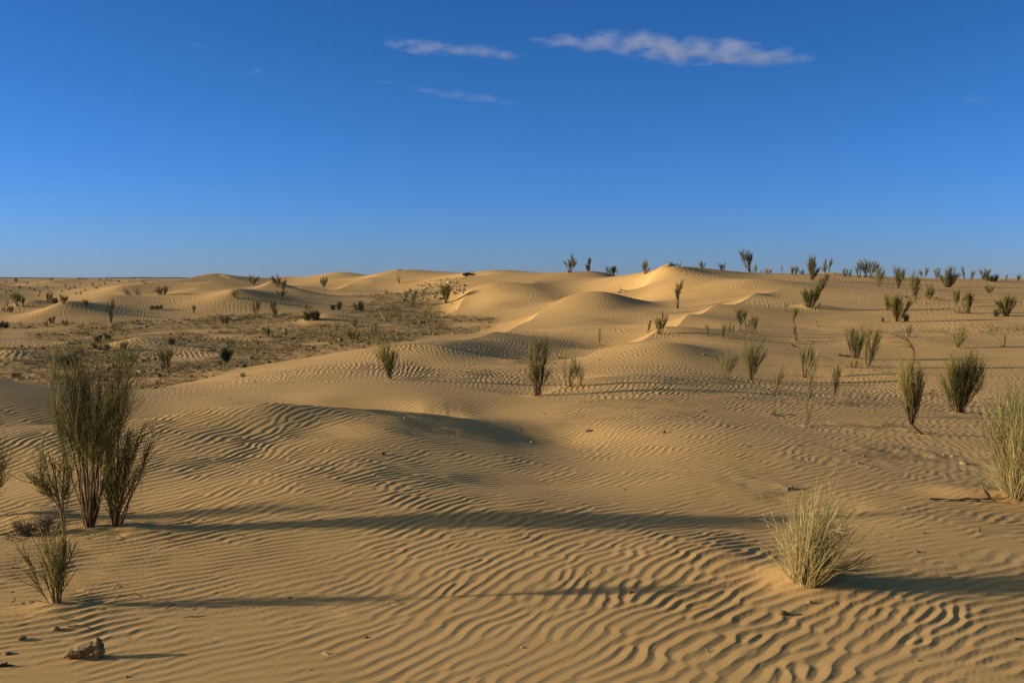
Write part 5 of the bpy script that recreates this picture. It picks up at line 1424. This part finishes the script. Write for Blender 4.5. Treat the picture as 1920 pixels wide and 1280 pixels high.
cloud('long grey-white lens-shaped cloud, largest in the sky',
      [(1060, 77, 90, 15), (1130, 80, 90, 24), (1195, 82, 70, 34), (1260, 92, 110, 34), (1350, 96, 120, 32), (1420, 104, 90, 26), (1475, 112, 70, 14)], .0066, 1.0)
cloud('smaller white elongated cloud with two lumps beside the largest one', [(755, 82, 48, 14), (805, 90, 70, 15), (860, 95, 60, 13), (900, 96, 48, 18), (940, 104, 46, 10)], .0062, 4.3, 20)
cloud('faint slanting streak of cloud beneath the two-lumped one', [(800, 171, 44, 8), (850, 178, 60, 10), (900, 185, 60, 10), (945, 192, 40, 7)], .0026, 7.7, 16)
cloud('very faint wisp just above the start of the slanting streak', [(720, 156, 40, 6), (770, 160, 20, 6)], .0016, 2.1, 14)
cloud('tiny lone puff of cloud in the open blue', [(481, 134, 20, 12)], .0045, 5.2, 10)
cloud('barely visible wisp high above the tiny lone puff', [(378, 84, 26, 8)], .0018, 6.4, 12)
cloud('thin faint wisp near the side of the sky beyond the largest cloud', [(1825, 186, 50, 10)], .0014, 8.7, 14)

# ------------------------------------------------------------------ light
SUN_EL = math.radians(13.0)
SUN_AZ = math.atan2(-1.0, -0.085)      # direction to the sun in plan: left, a touch behind the camera
to_sun = Vector((math.sin(SUN_AZ) * math.cos(SUN_EL), math.cos(SUN_AZ) * math.cos(SUN_EL), math.sin(SUN_EL)))
sd = bpy.data.lights.new('sun', 'SUN')
sd.energy = 4.75; sd.angle = math.radians(.53); sd.color = (1.0, .88, .70)
so = bpy.data.objects.new('sun', sd)
so.rotation_euler = (-to_sun).to_track_quat('-Z', 'Y').to_euler()
col.objects.link(so)

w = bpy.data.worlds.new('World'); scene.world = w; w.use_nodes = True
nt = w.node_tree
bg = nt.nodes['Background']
sky = nd(nt, 'ShaderNodeTexSky', sky_type='NISHITA', sun_disc=False)
sky.sun_elevation = SUN_EL
sky.sun_rotation = SUN_AZ % (2 * math.pi)
sky.altitude = 0; sky.air_density = 1.0; sky.dust_density = 0.0; sky.ozone_density = 6.0
gm = nd(nt, 'ShaderNodeGamma', i_Gamma=1.25)
nt.links.new(sky.outputs['Color'], gm.inputs['Color'])
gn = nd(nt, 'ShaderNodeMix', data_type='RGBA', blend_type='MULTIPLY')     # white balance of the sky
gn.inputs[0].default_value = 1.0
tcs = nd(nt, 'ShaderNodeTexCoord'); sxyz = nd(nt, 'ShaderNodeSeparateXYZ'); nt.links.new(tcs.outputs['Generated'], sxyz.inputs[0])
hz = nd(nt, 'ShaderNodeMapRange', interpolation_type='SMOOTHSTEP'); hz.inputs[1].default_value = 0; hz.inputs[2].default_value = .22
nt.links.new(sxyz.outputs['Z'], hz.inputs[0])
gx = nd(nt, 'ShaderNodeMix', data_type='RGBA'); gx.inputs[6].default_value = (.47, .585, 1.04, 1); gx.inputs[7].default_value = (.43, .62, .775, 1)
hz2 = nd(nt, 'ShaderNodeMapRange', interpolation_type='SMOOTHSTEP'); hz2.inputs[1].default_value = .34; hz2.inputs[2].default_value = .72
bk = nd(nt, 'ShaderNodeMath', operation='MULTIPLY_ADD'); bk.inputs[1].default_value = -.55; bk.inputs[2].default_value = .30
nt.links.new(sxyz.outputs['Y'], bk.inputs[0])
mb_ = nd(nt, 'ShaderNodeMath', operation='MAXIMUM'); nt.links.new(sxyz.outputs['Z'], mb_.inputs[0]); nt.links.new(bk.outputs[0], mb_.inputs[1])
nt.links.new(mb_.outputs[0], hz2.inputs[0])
gy = nd(nt, 'ShaderNodeMix', data_type='RGBA'); gy.inputs[7].default_value = (.88, .72, .46, 1)      # out-of-view sky overhead and behind, warmed to take blue from the shadows
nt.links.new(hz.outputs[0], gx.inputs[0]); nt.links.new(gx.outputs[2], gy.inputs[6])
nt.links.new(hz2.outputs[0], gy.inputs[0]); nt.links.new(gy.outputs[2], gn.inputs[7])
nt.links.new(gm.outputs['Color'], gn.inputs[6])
# warm bright sky added towards the sun, out of view, to fill shadows
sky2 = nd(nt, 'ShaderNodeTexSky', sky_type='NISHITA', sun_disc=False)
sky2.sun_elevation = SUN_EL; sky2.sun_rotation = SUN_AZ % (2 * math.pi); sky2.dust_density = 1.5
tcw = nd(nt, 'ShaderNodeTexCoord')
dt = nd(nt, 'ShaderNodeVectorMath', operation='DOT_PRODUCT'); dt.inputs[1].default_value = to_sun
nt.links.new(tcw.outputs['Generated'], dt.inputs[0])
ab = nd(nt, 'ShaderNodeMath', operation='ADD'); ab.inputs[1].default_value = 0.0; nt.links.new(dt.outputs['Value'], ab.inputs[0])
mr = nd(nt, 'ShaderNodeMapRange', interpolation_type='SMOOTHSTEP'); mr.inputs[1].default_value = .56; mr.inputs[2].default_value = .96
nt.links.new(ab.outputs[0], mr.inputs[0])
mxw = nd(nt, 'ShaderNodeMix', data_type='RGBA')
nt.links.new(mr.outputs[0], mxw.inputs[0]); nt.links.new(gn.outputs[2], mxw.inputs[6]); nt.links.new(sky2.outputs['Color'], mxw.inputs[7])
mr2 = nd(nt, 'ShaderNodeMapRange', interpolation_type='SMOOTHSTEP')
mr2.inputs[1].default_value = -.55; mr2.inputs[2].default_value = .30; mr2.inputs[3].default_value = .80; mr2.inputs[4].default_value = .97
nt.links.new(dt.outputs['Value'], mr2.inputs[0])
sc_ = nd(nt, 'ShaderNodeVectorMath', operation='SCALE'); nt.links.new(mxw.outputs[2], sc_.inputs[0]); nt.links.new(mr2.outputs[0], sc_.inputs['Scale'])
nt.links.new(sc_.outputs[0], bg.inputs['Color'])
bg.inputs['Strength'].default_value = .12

scene.view_settings.view_transform = 'Standard'
scene.view_settings.look = 'None'
scene.view_settings.exposure = 0.1
scene.view_settings.gamma = 1.0
scene.cycles.max_bounces = 6
scene.cycles.diffuse_bounces = 3
scene.cycles.volume_bounces = 2
